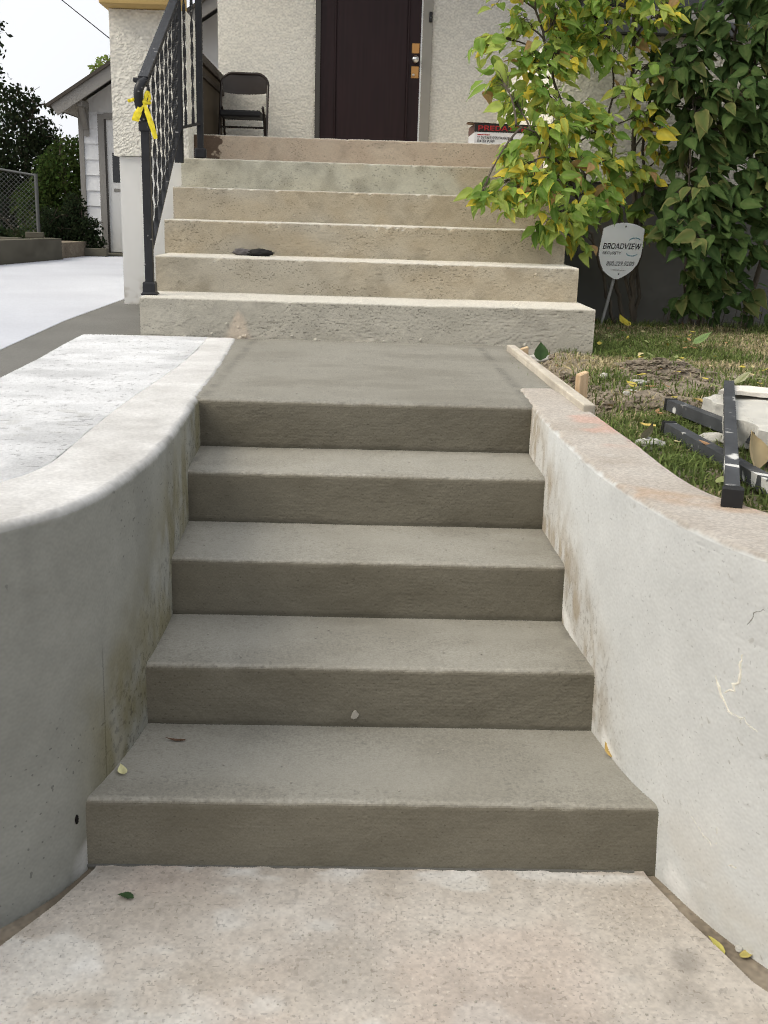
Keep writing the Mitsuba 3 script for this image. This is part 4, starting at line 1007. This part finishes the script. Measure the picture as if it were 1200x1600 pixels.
YEL = [(0.68,4.20,2.29,0.091,10),(0.72,4.10,2.12,0.090,10),(0.85,4.30,2.41,0.106,14),(0.92,4.20,2.22,0.119,20),(0.80,4.00,1.98,0.096,12),(1.00,4.20,2.04,0.141,26),(1.12,4.35,2.26,0.143,22),(1.07,4.40,2.48,0.143,22),(1.29,4.40,2.52,0.143,20),(1.48,4.40,2.54,0.129,16),(1.64,4.30,2.48,0.106,10),(0.98,4.00,1.82,0.145,26),(1.20,4.30,1.95,0.144,22),(0.79,3.80,1.72,0.094,12),(0.85,3.75,1.61,0.113,18),(0.67,3.60,1.51,0.085,9),(0.78,3.65,1.48,0.099,14),(0.60,3.50,1.47,0.058,5),(0.95,3.70,1.52,0.133,24),(1.13,4.00,1.70,0.146,24),(1.04,3.75,1.36,0.108,12),(0.96,3.70,1.34,0.074,6),(1.18,3.90,1.43,0.131,20),(1.30,4.10,1.54,0.121,14),(1.35,4.30,1.89,0.130,16),(1.41,4.30,1.72,0.124,12),(1.59,4.40,1.98,0.103,9),(1.67,4.40,1.89,0.103,9),(1.75,4.50,1.78,0.075,4),(1.52,4.56,1.49,0.085,9),(1.66,4.55,1.45,0.070,6),(1.74,4.54,1.32,0.060,5),(1.20,3.95,1.28,0.077,6),(1.19,4.60,2.47,0.148,12),(1.41,4.60,2.41,0.134,8),(0.97,4.30,2.64,0.209,24),(1.27,4.40,2.73,0.248,26),(1.59,4.40,2.71,0.213,18),(0.75,4.20,2.58,0.137,10),(1.14,4.45,2.38,0.12,14),(1.30,4.45,2.36,0.12,14),(1.42,4.45,2.30,0.11,9),(1.56,4.45,2.40,0.11,10),(1.70,4.4,2.55,0.12,10),(1.10,4.1,1.86,0.12,16),(1.05,4.05,1.60,0.12,14),(1.24,4.15,1.42,0.08,8),(1.48,4.35,2.12,0.10,7),(1.62,4.38,2.22,0.11,8),(1.56,4.42,1.70,0.10,8),(1.66,4.42,1.66,0.09,6),(1.52,4.4,1.62,0.09,6)]
DRK = [(1.83,4.30,2.21,0.143,20),(1.76,4.35,2.12,0.10,12),(1.80,4.40,2.34,0.11,10),(1.86,4.3,1.86,0.10,10),(2.03,4.40,2.36,0.166,24),(2.19,4.30,2.25,0.164,24),(2.10,4.20,2.07,0.163,26),(1.92,4.30,2.08,0.137,20),(2.19,4.20,1.91,0.143,22),(2.05,4.30,1.91,0.145,20),(1.88,4.40,2.02,0.095,10),(2.03,4.30,1.74,0.124,16),(1.92,4.40,1.71,0.104,10),(1.84,4.40,1.74,0.074,6),(2.22,4.20,1.71,0.144,20),(2.16,4.30,1.57,0.125,14),(1.91,4.20,1.52,0.138,18),(1.78,4.10,1.40,0.122,14),(2.04,4.20,1.39,0.131,16),(1.86,4.00,1.28,0.114,14),(1.74,4.10,1.33,0.065,6),(2.28,4.20,1.47,0.124,14),(2.35,4.30,1.22,0.127,8),(2.09,4.20,1.21,0.125,12),(2.03,4.30,1.06,0.135,16),(2.22,4.30,1.03,0.128,12),(1.96,4.30,0.97,0.083,8),(2.22,4.30,2.42,0.142,20),(2.35,4.20,2.08,0.177,24),(2.40,4.20,1.75,0.180,20),(2.15,4.40,2.53,0.108,6),(2.44,4.20,1.40,0.183,14),(2.34,4.20,2.41,0.175,20),(1.95,4.35,2.45,0.13,12),(1.98,4.25,1.60,0.13,14),(2.12,4.2,1.50,0.13,14),(2.15,4.2,1.28,0.13,12),(1.97,4.2,1.14,0.11,10),(2.30,4.2,1.62,0.14,14),(1.90,4.3,1.92,0.12,12),(2.02,4.40,2.58,0.16,14),(2.25,4.40,2.62,0.16,14),(2.40,4.35,2.60,0.16,12),(1.84,4.42,2.52,0.12,8),(1.73,4.42,2.28,0.11,9),(1.72,4.45,2.02,0.10,7),(1.74,4.45,1.56,0.10,7)]
sy = thing('yellow_shrub', 'large yellow green shrub with some golden leaves overhanging the porch steps', 'shrub')
grow(sy, YEL, [([(1.70, 4.60, 0.70), (1.68, 4.61, 1.2), (1.62, 4.60, 1.8), (1.56, 4.55, 2.3), (1.5, 4.5, 2.9)], 0.020, 0.008), ([(1.73, 4.62, 0.70), (1.72, 4.63, 1.3), (1.68, 4.60, 2.0), (1.72, 4.58, 2.8)], 0.013, 0.006),
               ([(1.66, 4.58, 0.70), (1.56, 4.52, 1.05), (1.36, 4.42, 1.5), (1.14, 4.38, 2.0), (0.97, 4.36, 2.45), (0.85, 4.3, 2.8)], 0.014, 0.005), ([(1.62, 4.58, 0.72), (1.45, 4.45, 1.1), (1.22, 4.2, 1.5), (1.0, 3.95, 1.75), (0.80, 3.8, 1.85)], 0.011, 0.004),
               ([(1.69, 4.6, 0.9), (1.52, 4.56, 1.6), (1.42, 4.52, 2.3), (1.3, 4.45, 2.9)], 0.010, 0.004)], yel_leaves, 21, droop=0.4, more=3.0)
sd = thing('dark_shrub', 'dense dark green leafy shrub at the right edge against the house', 'shrub')
grow(sd, DRK, [([(2.17, 4.66, 0.70), (2.10, 4.64, 1.1), (2.04, 4.62, 1.5), (2.06, 4.54, 1.95), (2.13, 4.5, 2.5)], 0.026, 0.008), ([(2.40, 4.66, 0.70), (2.46, 4.6, 1.3), (2.4, 4.5, 2.0), (2.38, 4.4, 2.6)], 0.018, 0.006), ([(2.12, 4.64, 0.72), (1.95, 4.45, 1.15), (1.88, 4.3, 1.6), (1.86, 4.35, 2.1)], 0.010, 0.004)],
     drk_leaves, 22, droop=0.45, more=2.2)

# small plants at the foot of the foundation
def low_plant(label, x, y, n, h, seed, leaves, spread=0.14):
    r_ = np.random.default_rng(seed)
    key = thing('small_plant', label, 'plant', 'weeds by the foundation')
    st = []
    for i in range(n):
        a = r_.uniform(0, 2 * np.pi); rr = spread * math.sqrt(r_.uniform())
        p = np.array([x + rr * math.cos(a), y + rr * math.sin(a) * 0.7, 0]); hh = h * r_.uniform(0.4, 1.0)
        z0 = float(lawn_h(p[0], p[1]))
        tip = np.array([p[0] + 0.02, p[1], z0 + hh])
        st.append(tube([(p[0], p[1], z0 - 0.02), (p[0] + 0.01, p[1], z0 + hh / 2), tip], [0.003, 0.0025, 0.0015], 5))
        m, c, ply = leaves[int(r_.integers(len(leaves)))]
        M = rot_to(r_.normal(0, 0.7, 3) + [0, -0.6, -0.2], np.array([-0.3, -0.4, 0.8]) + r_.normal(0, 0.3, 3)); M[:3, :3] *= 0.7; M[:3, 3] = tip
        put('leaf', None, None, key, ply=ply, to=T(M.tolist()))
    put('stem', cat_(st), 'bark', key)
low_plant('low leafy weed in front of the dark foundation below the shrub', 1.98, 4.42, 26, 0.20, 51, drk_leaves, 0.18)
low_plant('small leafy weed at the right edge under the dark shrub', 2.38, 4.40, 24, 0.22, 52, drk_leaves, 0.2)

# ------------------------------------------------------------------ grass
def grass():
    r_ = np.random.default_rng(77)
    N = 125000
    x = 0.66 + r_.uniform(0, 1, N) ** 1.25 * 2.6
    y = r_.uniform(-0.9, 4.72, N)
    ok = contains_xy(lawn_poly, x, y)
    wall_out = Polygon([tuple(q) for q in np.vstack([RIGHT[:, 4:6], RIGHT[::-1, 2:4]])]).buffer(0.004)
    ok &= ~contains_xy(wall_out, x, y) & ~contains_xy(sl.buffer(0.0), x, y)
    p = np.stack([x, y, x * 0], 1)
    soil = fn(p, 2.6, 41, 3)
    dens = np.clip(0.95 + 2.2 * soil, 0.08, 1)
    dens *= 1 - 0.97 * np.exp(-((x - 0.80) / 0.11) ** 2) * (y > 1.35)
    dens *= 1 - 0.95 * np.exp(-(((x - 1.22) / 0.15) ** 2 + ((y - 2.27) / 0.20) ** 2) ** 2)
    dens *= 1 - 0.85 * np.exp(-(((x - 1.05) / 0.17) ** 2 + ((y - 1.66) / 0.17) ** 2))
    dens *= 1 - 0.75 * (x < 1.13) * (y > 2.85)
    ok &= r_.uniform(0, 1, N) < dens
    x, y, p = x[ok], y[ok], p[ok]
    n = len(x)
    straw = np.clip(0.36 + 2.6 * fn(p, 1.9, 43, 3) + 0.65 * np.exp(-(((x - 1.05) / 0.25) ** 2 + ((y - 2.75) / 0.35) ** 2)), 0.03, 0.9)
    is_straw = r_.uniform(0, 1, n) < straw
    h = r_.uniform(0.018, 0.050, n) * (1 + 0.9 * (y > 4.2)) * np.where(is_straw, 0.7, 1)
    a = r_.uniform(0, 2 * np.pi, n); lean = r_.uniform(0.2, 1.5, n) * np.where(is_straw, 1.5, 1)
    w = r_.uniform(0.0016, 0.0032, n)
    z = lawn_h(x, y) - 0.004
    b = np.stack([x, y, z], 1)
    la = np.stack([np.cos(a), np.sin(a), 0 * a], 1); side = np.stack([-np.sin(a), np.cos(a), 0 * a], 1)
    midp = b + la * (h * lean * 0.30)[:, None]; midp[:, 2] += h * 0.62
    tip = b + la * (h * lean)[:, None]; tip[:, 2] += h * np.clip(1.05 - 0.3 * lean, 0.35, 1)
    Vg = np.stack([b - side * w[:, None], b + side * w[:, None], midp + side * w[:, None] * 0.8, midp - side * w[:, None] * 0.8, tip], 1).reshape(-1, 3)
    k = np.arange(n)[:, None] * 5
    Fg = np.concatenate([k + [0, 1, 2], k + [0, 2, 3], k + [3, 2, 4]])
    green = np.array([0.13, 0.175, 0.058]) * r_.uniform(0.6, 1.5, (n, 1)) * np.array([1.0, 1.0, 1.0]) + r_.uniform(0, 0.02, (n, 3)) * [1, 0.8, 0.2]
    st = np.array([0.52, 0.45, 0.27]) * r_.uniform(0.6, 1.2, (n, 1))
    col = np.where(is_straw[:, None], st, green)
    return trimesh.Trimesh(Vg, Fg, process=False), np.repeat(col, 5, 0)
gm, gc = grass()
single('grass', gm, 'grass', 'patchy green and straw grass on the lawn', 'grass', kind='stuff', smooth=True, color=gc)

# ------------------------------------------------------------------ fallen leaves
def fallen(x, y, z, L, base, edge, label, seed, rz=None, asp=0.55, curl=-0.15, fold=0.25, tilt=0.0, mat='dryleaf'):
    m, c = leaf_mesh(L, L * asp, curl, fold, seed, base, edge, np.array(base) * 0.8)
    m.apply_transform(trimesh.transformations.rotation_matrix(tilt, (1, 0, 0)))
    m.apply_transform(trimesh.transformations.rotation_matrix(rz if rz is not None else seed * 1.7, (0, 0, 1)))
    v = np.array(m.vertices); v[:, 2] -= v[:, 2].min(); m.vertices = v + [x, y, z]
    single('fallen_leaf', m, mat, label, 'leaf', 'fallen leaves', smooth=True, color=c)
fallen(-0.49, 0.09, 0.163, 0.038, (0.55, 0.52, 0.28), (0.60, 0.57, 0.34), 'pale yellow leaf on the left end of the lowest step', 1, 0.35)
fallen(-0.38, 0.248, 0.163, 0.05, (0.11, 0.06, 0.04), (0.13, 0.08, 0.05), 'thin brown leaf at the back of the lowest tread', 2, 1.45, 0.22)
fallen(0.612, 0.20, 0.164, 0.042, (0.45, 0.31, 0.10), (0.50, 0.36, 0.14), 'curled tan leaf at the right end of the lowest step', 3, 0.2, 0.5, -0.5)
fallen(-0.43, -0.122, 0.003, 0.036, (0.035, 0.065, 0.025), (0.03, 0.06, 0.025), 'dark green leaf on the path below the steps', 4, 1.5, 0.6)
fallen(0.745, -0.262, -0.008, 0.05, (0.40, 0.37, 0.10), (0.45, 0.40, 0.12), 'yellow leaf in the soil strip at the lower right', 5, 0.5, 0.35)
fallen(0.770, -0.272, -0.008, 0.05, (0.42, 0.37, 0.12), (0.36, 0.28, 0.10), 'yellowed leaf against the foot of the right wall', 6, -1.2, 0.4)
fallen(1.70, 3.30, 0.80, 0.13, (0.14, 0.21, 0.08), (0.17, 0.24, 0.09), 'large fresh green leaf lying in the middle of the lawn', 7, -1.0, 0.5, tilt=0.25)
fallen(1.60, 4.28, 0.79, 0.11, (0.50, 0.42, 0.05), (0.55, 0.46, 0.07), 'bright yellow leaf in the grass behind the sign', 8, 0.4, 0.6, tilt=0.5)
fallen(0.815, 2.66, 0.775, 0.085, (0.045, 0.085, 0.03), (0.05, 0.09, 0.03), 'dark green leaf standing in the dirt beside the form board', 9, 0.2, 0.8, tilt=1.1)
fallen(0.965, 0.44, 0.80, 0.085, (0.42, 0.34, 0.20), (0.36, 0.27, 0.15), 'crumpled tan leaf under the crossed black tube', 10, 0.6, 0.9, -0.6, 0.6, tilt=0.7)
fallen(0.78, 0.80, 0.795, 0.06, (0.05, 0.05, 0.03), (0.07, 0.06, 0.035), 'dark curled leaf on the grass beside the pink painted wall top', 11, -0.9, 0.5, -0.5, 0.5, tilt=0.4)
fallen(0.865, 0.98, 0.80, 0.05, (0.50, 0.38, 0.10), (0.55, 0.42, 0.15), 'golden leaf at the end of the grey worn tube', 12, 0.9, 0.7)
fallen(0.93, 0.66, 0.80, 0.05, (0.33, 0.19, 0.10), (0.40, 0.24, 0.13), 'reddish brown leaf on the grey tube', 13, 0.9, 0.6, tilt=0.3)
fallen(0.97, 1.62, 0.80, 0.05, (0.45, 0.40, 0.25), (0.5, 0.43, 0.28), 'pale dry leaf on bare dirt left of the black tubes', 14, 2.0, 0.5)
fallen(1.42, 1.90, 0.80, 0.11, (0.20, 0.22, 0.10), (0.40, 0.38, 0.26), 'long pale green leaf on the lawn above the broken slab', 15, -0.9, 0.35, tilt=0.2)
fallen(1.18, 1.42, 0.80, 0.07, (0.46, 0.34, 0.10), (0.42, 0.28, 0.10), 'golden brown leaf behind the broken slab', 16, 1.2, 0.6)
fallen(1.50, 4.58, 0.765, 0.075, (0.33, 0.17, 0.09), (0.28, 0.14, 0.07), 'rusty brown leaf by the black drain pipe', 17, 1.0, 0.6, tilt=0.5)
fallen(0.868, 2.26, 0.79, 0.055, (0.45, 0.36, 0.20), (0.48, 0.4, 0.24), 'small tan leaf beside the dirt trench', 18, 1.2, 0.7, tilt=0.4)
fallen(0.80, 0.21, 0.78, 0.06, (0.30, 0.32, 0.12), (0.33, 0.34, 0.15), 'pale green leaf at the foot of the flared tube', 19, 0.7, 0.6)
def leaf_litter():
    r_ = np.random.default_rng(5); V_, F_, C_, at = [], [], [], 0
    pal = [((0.45, 0.38, 0.20), (0.5, 0.42, 0.25)), ((0.30, 0.18, 0.09), (0.34, 0.2, 0.1)), ((0.5, 0.42, 0.08), (0.5, 0.4, 0.1)), ((0.22, 0.26, 0.10), (0.28, 0.3, 0.14))]
    for i in range(230):
        x, y = (r_.uniform(1.15, 2.5), r_.uniform(4.3, 4.75)) if i < 70 else (r_.uniform(0.78, 2.0), r_.uniform(0.2, 4.2))
        if i >= 70 and not contains_xy(lawn_poly.buffer(-0.16), x, y): continue
        b, e = pal[int(r_.integers(4))]
        m, c = leaf_mesh(r_.uniform(0.02, 0.055), r_.uniform(0.012, 0.028), r_.uniform(-0.4, 0.2), 0.3, 500 + i, b, e, np.array(b) * 0.8)
        m.apply_transform(trimesh.transformations.random_rotation_matrix(r_.uniform(0, 1, 3) * [0.2, 1, 1]) if i % 4 == 0 else trimesh.transformations.rotation_matrix(r_.uniform(0, 6.28), (0, 0, 1)))
        v = np.array(m.vertices) + [x, y, float(lawn_h(x, y)) + 0.03]
        V_.append(v); F_.append(np.array(m.faces) + at); C_.append(c); at += len(v)
    return trimesh.Trimesh(np.vstack(V_), np.vstack(F_), process=False), np.vstack(C_)
lm, lc = leaf_litter()
single('leaf_litter', lm, 'dryleaf', 'scattered small dry leaf scraps in the grass and by the foundation', 'leaf litter', kind='stuff', smooth=True, color=lc)
crumbs = []
for i in range(150):
    r_ = rng.uniform(0.001, 0.0026)
    if i < 60: x, y, z = rng.uniform(-0.5, 0.6), rng.uniform(-0.45, -0.015), 0.0
    elif i < 95: x, y, z = rng.uniform(-0.45, 0.55), rng.uniform(1.45, 2.95), 0.796
    else:
        s = int(rng.integers(0, 4)); x, y, z = rng.uniform(-0.45, 0.55), LO_Y[s] + rng.uniform(0.04, 0.3), LO_Z[s + 1] + 0.003
    m = trimesh.creation.icosphere(1, r_); m.apply_scale((1.2, 1, 0.7)); m.apply_translation((x, y, z + r_ * 0.4)); crumbs.append(m)
single('crumbs', cat_(crumbs), 'chip', 'tiny crumbs of concrete scattered on the path and steps', 'crumbs', kind='stuff', smooth=True)

# ------------------------------------------------------------------ garage
GY = 13.0
ga = thing('garage', 'white garage with lap siding and gable roof at the end of the driveway', 'garage')
put('wall', box(-3.74, -1.6, GY + 0.03, GY + 3.5, 0.80, 2.45), 'white_paint', ga)
gab = trimesh.creation.extrude_polygon(Polygon([(-3.74, 2.451), (-1.6, 2.451), (-1.6, 3.95), (-1.75, 4.0), (-3.74, 2.72)]), 3.4, engine='earcut')
gab.apply_transform(np.array([[1, 0, 0, 0], [0, 0, 1, GY + 0.02], [0, 1, 0, 0], [0, 0, 0, 1.0]])); put('gable', gab, 'white_paint', ga)
for i in range(8):
    z0 = 1.03 + i * 0.199
    b = np.array([(-3.70, GY - 0.022, z0), (-3.51, GY - 0.022, z0), (-3.51, GY + 0.0, z0 + 0.205), (-3.70, GY + 0.0, z0 + 0.205), (-3.70, GY + 0.028, z0), (-3.51, GY + 0.028, z0), (-3.51, GY + 0.028, z0 + 0.205), (-3.70, GY + 0.028, z0 + 0.205)])
    put('plank', trimesh.convex.convex_hull(b), 'siding', ga)
put('foundation', box(-3.735, -3.50, GY - 0.03, GY + 0.028, 0.78, 1.02), 'grey_trim', ga)
put('corner_board', box(-3.765, -3.702, GY - 0.034, GY + 0.03, 1.022, 2.66), 'grey_trim', ga)
put('door_frame', box(-3.508, -3.425, GY - 0.04, GY + 0.028, 0.818, 2.60), 'grey_trim', ga)
put('door_frame', box(-3.424, -2.2, GY - 0.04, GY + 0.028, 2.54, 2.62), 'grey_trim', ga)
gd = put('door', box(-3.42, -2.2, GY - 0.005, GY + 0.028, 0.83, 2.538), 'white_paint', ga)
put('stop', box(-3.4235, -3.402, GY - 0.03, GY - 0.0055, 0.83, 2.535), 'door_frame', gd)
put('pane', box(-3.335, -2.9, GY - 0.012, GY - 0.0055, 1.74, 2.12), 'glass_dark', gd)
put('rail', box(-3.33, -2.3, GY - 0.014, GY - 0.0052, 1.62, 1.66), 'grey_trim', gd)
# bargeboard and roof slope (rising to the right)
s0, s1 = np.array([-3.97, 2.60]), np.array([-1.75, 4.04])
def slope_box(y0, y1, lowoff, highoff, ext=0.0):
    d = (s1 - s0) / np.linalg.norm(s1 - s0); nn = np.array([-d[1], d[0]])
    a, b = s0 - d * ext, s1
    return Polygon([a + nn * lowoff, b + nn * lowoff, b + nn * highoff, a + nn * highoff]), y0, y1
def ext_y(args):
    p, y0, y1 = args
    m = trimesh.creation.extrude_polygon(p, y1 - y0, engine='earcut'); m.apply_transform(np.array([[1, 0, 0, 0], [0, 0, 1, y0], [0, 1, 0, 0], [0, 0, 0, 1.0]])); return m
put('bargeboard', ext_y(slope_box(12.58, 12.62, -0.075, 0.07)), 'grey_trim', ga)
rk = put('roof', ext_y(slope_box(12.55, 16.6, 0.0705, 0.11, 0.05)), 'shingle', ga)
put('soffit', ext_y(slope_box(12.621, 16.5, 0.03, 0.070)), 'grey_trim', ga)
put('bracket', cat_([bar((-3.66, 12.66, 2.70), (-3.66, 12.99, 2.70), 0.07, 0.07), bar((-3.66, 12.99, 2.32), (-3.66, 12.99, 2.74), 0.07, 0.07, ref=(0, 1, 0)), bar((-3.66, 12.95, 2.42), (-3.66, 12.72, 2.68), 0.06, 0.06)]), 'grey_trim', ga)

# raised bed wall with loose bricks, curb
rw = thing('planter_wall', 'low dark grey concrete bed wall along the driveway edge', 'wall')
pw = Polygon([(-3.50, 10.9), (-3.68, 9.3), (-4.30, 4.0), (-4.42, 4.0), (-3.82, 9.4), (-3.66, 10.95)])
m = trimesh.creation.extrude_polygon(pw, 0.26, engine='earcut'); m.apply_translation((0, 0, 0.78)); put('body', m, 'planter', rw)
structure('bed_ground', sheet(Polygon([(-3.60, 10.95), (-3.52, 12.2), (-3.8, 13), (-3.85, 18), (-14, 18), (-14, 4.0), (-4.36, 4.0), (-3.75, 9.4)]), 0.98, 0.3), 'soil', 'dark soil of the raised planting bed beneath the trees', 'ground')
k = single('kerb_stone', box(-3.55, -3.24, 12.05, 12.15, 0.80, 0.90, 0.008), 'planter', 'low stone edging block at the base of the ivy', 'stone')
for i, (x, y, rz, lb) in enumerate([(-3.72, 10.6, 0.15, 'grey brick lying on the bed wall by the fence, right one'), (-3.98, 10.4, -0.1, 'long grey brick lying on the bed wall, left one')]):
    m = box(-0.10 - 0.06 * i, 0.10 + 0.06 * i, -0.05, 0.05, 0, 0.065, 0.006); m.apply_transform(trimesh.transformations.rotation_matrix(rz, (0, 0, 1))); m.apply_translation((x, y, 1.042 - 0.06 * i + 0.0))
    single('brick', m, 'planter', lb, 'brick', 'loose bricks on the bed wall')

# chain link fence
cf = thing('chain_link_fence', 'grey chain link fence among the dark trees at the left', 'fence')
FX1, FX0, FY = -4.08, -6.4, 12.0
put('post', tube([(FX1, FY, 0.9), (FX1, FY, 1.79)], 0.022, 10), 'galv', cf, smooth=60)
put('post', tube([(-5.6, FY, 0.9), (-5.6, FY, 1.98)], 0.022, 10), 'galv', cf, smooth=60)
put('top_rail', tube([(FX1, FY, 1.77), (-6.4, FY, 2.09)], 0.014, 8), 'galv', cf, smooth=60)
wires = []
for i in range(-24, 44):
    for s in (1, -1):
        xa = FX0 + i * 0.06
        pts = [(xa + s * t * 0.9 + (0 if s == 1 else 0.9), FY + 0.004 * s, 0.95 + t * 0.85) for t in (0.0, 1.0)]
        a, b = np.array(pts[0]), np.array(pts[1])
        t0, t1 = 0.0, 1.0
        dx = b[0] - a[0]
        lo_t, hi_t = sorted(((FX0 - a[0]) / dx, (FX1 - a[0]) / dx))
        t0, t1 = max(t0, lo_t), min(t1, hi_t)
        if t1 - t0 > 0.02: wires.append(tube([a + (b - a) * t0, a + (b - a) * t1], 0.0022, 4, cap=False))
put('mesh', cat_(wires), 'galv', cf)

# ------------------------------------------------------------------ trees and ivy at the left
def foliage_mass(blobs, n, size, col, seed, gap=0.0):
    r_ = np.random.default_rng(seed)
    b = np.array(blobs); w = b[:, 3] * b[:, 4] * b[:, 5]; w = w / w.sum()
    pick = r_.choice(len(b), n, p=w)
    u = r_.normal(0, 1, (n, 3)); u /= np.linalg.norm(u, axis=1, keepdims=True)
    pos = b[pick, :3] + u * b[pick, 3:6] * (r_.uniform(0.15, 1.08, (n, 1)) ** 0.55)
    keep = fn(pos, 3.2, seed, 3) + r_.uniform(-0.12, 0.12, n) > gap - 0.14
    pos = pos[keep]; n = len(pos)
    s = r_.uniform(size[0], size[1], (n, 1))
    d = r_.normal(0, 1, (n, 3)) + [0, 0, -0.5]; d /= np.linalg.norm(d, axis=1, keepdims=True)
    q = r_.normal(0, 1, (n, 3)); q = np.cross(d, q); q /= np.linalg.norm(q, axis=1, keepdims=True)
    Vv_ = np.stack([pos, pos + d * s * 0.5 + q * s * 0.28, pos + d * s, pos + d * s * 0.5 - q * s * 0.28], 1).reshape(-1, 3)
    k = np.arange(n)[:, None] * 4
    Ff = np.concatenate([k + [0, 1, 2], k + [0, 2, 3]])
    c = np.array(col) * r_.uniform(0.55, 1.5, (n, 1)) * (1 + r_.normal(0, 0.08, (n, 3)))
    return trimesh.Trimesh(Vv_, Ff, process=False), np.repeat(np.clip(c, 0.004, 0.9), 4, 0)

def tree(name, label, trunk, blobs, n, size, col, seed, gap=0.0, r0=0.08, cat='tree'):
    key = thing(name, label, cat, None)
    put('trunk', tube(catmull(trunk, 5), np.linspace(r0, r0 * 0.4, 5 * (len(trunk) - 1) + 1), 8), 'bark', key, smooth=True)
    top = np.array(trunk[-1]); br = []
    r_ = np.random.default_rng(seed + 1)
    for b in blobs:
        base = np.array(trunk[int(r_.integers(1, len(trunk)))])
        c = np.array(b[:3]); br.append(tube(catmull([base, (base + c) / 2 + [0, 0, 0.15], c], 4), np.linspace(r0 * 0.35, 0.008, 9), 5))
        for j in range(4):
            e = c + r_.normal(0, 0.55, 3) * np.array(b[3:6]); br.append(tube([c, (c + e) / 2, e], [0.01, 0.007, 0.003], 4))
    put('branches', cat_(br), 'bark', key, smooth=True)
    m, c = foliage_mass(blobs, n, size, col, seed, gap)
    put('crown', m, 'leaf', key, smooth=True, color=c)
tree('tree', 'tall dark tree with sparse upper twigs at the left edge', [(-6.3, 16, 0.9), (-6.2, 16, 2.2), (-6.1, 16, 3.6), (-6.0, 16, 4.8)],
     [(-6.5, 16, 2.6, 0.9, 0.9, 0.9), (-6.05, 16, 3.35, 0.45, 0.5, 0.32), (-6.3, 16.2, 4.1, 0.62, 0.6, 0.45), (-6.5, 16, 5.1, 0.9, 0.8, 0.7), (-5.85, 15.8, 4.35, 0.22, 0.3, 0.16), (-5.75, 15.8, 3.72, 0.20, 0.3, 0.12), (-7.5, 16, 3.6, 0.9, 0.8, 1.6)], 16000, (0.05, 0.11), (0.031, 0.039, 0.023), 201, 0.05)
tree('tree', 'dark leafy tree behind the chain link fence', [(-5.3, 15.5, 0.9), (-5.25, 15.5, 1.8), (-5.2, 15.5, 2.7)],
     [(-5.3, 15.5, 2.1, 0.62, 0.7, 0.75), (-5.35, 15.5, 2.95, 0.36, 0.4, 0.28), (-4.95, 15.5, 2.45, 0.32, 0.4, 0.28), (-5.6, 15.4, 1.5, 0.7, 0.6, 0.5), (-4.72, 15.6, 2.86, 0.20, 0.25, 0.08), (-5.05, 15.5, 2.95, 0.14, 0.2, 0.10), (-6.2, 15.5, 1.8, 0.7, 0.6, 0.7)], 15000, (0.05, 0.10), (0.027, 0.037, 0.019), 202, 0.0, 0.06)
tree('tree', 'mid green leafy tree beside the garage wall', [(-4.3, 14.2, 0.9), (-4.3, 14.2, 1.6), (-4.35, 14.2, 2.2)],
     [(-4.35, 14.3, 1.85, 0.42, 0.5, 0.42), (-4.25, 14.4, 2.25, 0.28, 0.4, 0.16), (-4.6, 14.3, 1.4, 0.5, 0.5, 0.45), (-4.2, 14.3, 1.25, 0.35, 0.4, 0.4)], 9000, (0.045, 0.09), (0.048, 0.076, 0.022), 203, 0.0, 0.045)
tree('bush', 'dark ivy bush climbing the garage corner', [(-3.62, 12.35, 0.85), (-3.62, 12.35, 1.1), (-3.66, 12.4, 1.4)],
     [(-3.72, 12.4, 1.36, 0.15, 0.2, 0.22), (-3.60, 12.3, 1.12, 0.24, 0.2, 0.20), (-3.50, 12.25, 0.97, 0.20, 0.18, 0.13), (-3.85, 12.4, 1.05, 0.22, 0.25, 0.20), (-4.0, 12.3, 1.2, 0.2, 0.25, 0.2)], 6500, (0.03, 0.06), (0.031, 0.045, 0.023), 204, -0.1, 0.02, 'bush')
tree('bush', 'small dark weeds bush behind the bed wall at the left edge', [(-4.75, 11.2, 0.95), (-4.75, 11.2, 1.15), (-4.75, 11.2, 1.3)],
     [(-4.8, 11.2, 1.2, 0.35, 0.2, 0.2), (-4.5, 11.4, 1.08, 0.2, 0.2, 0.1), (-4.2, 11.5, 1.05, 0.3, 0.2, 0.08)], 3500, (0.03, 0.07), (0.045, 0.065, 0.03), 205, 0.0, 0.012, 'bush')
tree('tree', 'distant pale yellow green treetop above the garage roof', [(-6.2, 26, 0.5), (-6.2, 26, 2.5), (-6.2, 26, 4.2)],
     [(-6.25, 26, 4.75, 0.40, 0.5, 0.30), (-6.0, 26, 4.45, 0.5, 0.5, 0.35), (-5.6, 26, 4.5, 0.5, 0.5, 0.4)], 3000, (0.07, 0.13), (0.20, 0.25, 0.07), 206, 0.0, 0.1)
far = foliage_mass([(-7 + 1.0 * i, 19 + (i % 3) * 0.5, 1.7, 0.9, 0.7, 1.0) for i in range(5)] + [(-9 - i, 18, 2.2, 1.0, 0.8, 1.6) for i in range(5)], 14000, (0.07, 0.14), (0.033, 0.047, 0.023), 207, -0.1)
single('hedge', far[0], 'leaf', 'dense dark hedge closing the yard behind the trees', 'hedge', kind='stuff', smooth=True, color=far[1])
# overhead wire to the garage
single('overhead_wire', tube([(-9.5, 14, 8.05), (-4.17, 14, 4.15), (-3.56, 14, 3.70), (-2.6, 14, 3.05)], 0.008, 6), 'black', 'thin black overhead wire crossing the white sky', 'wire', smooth=True)
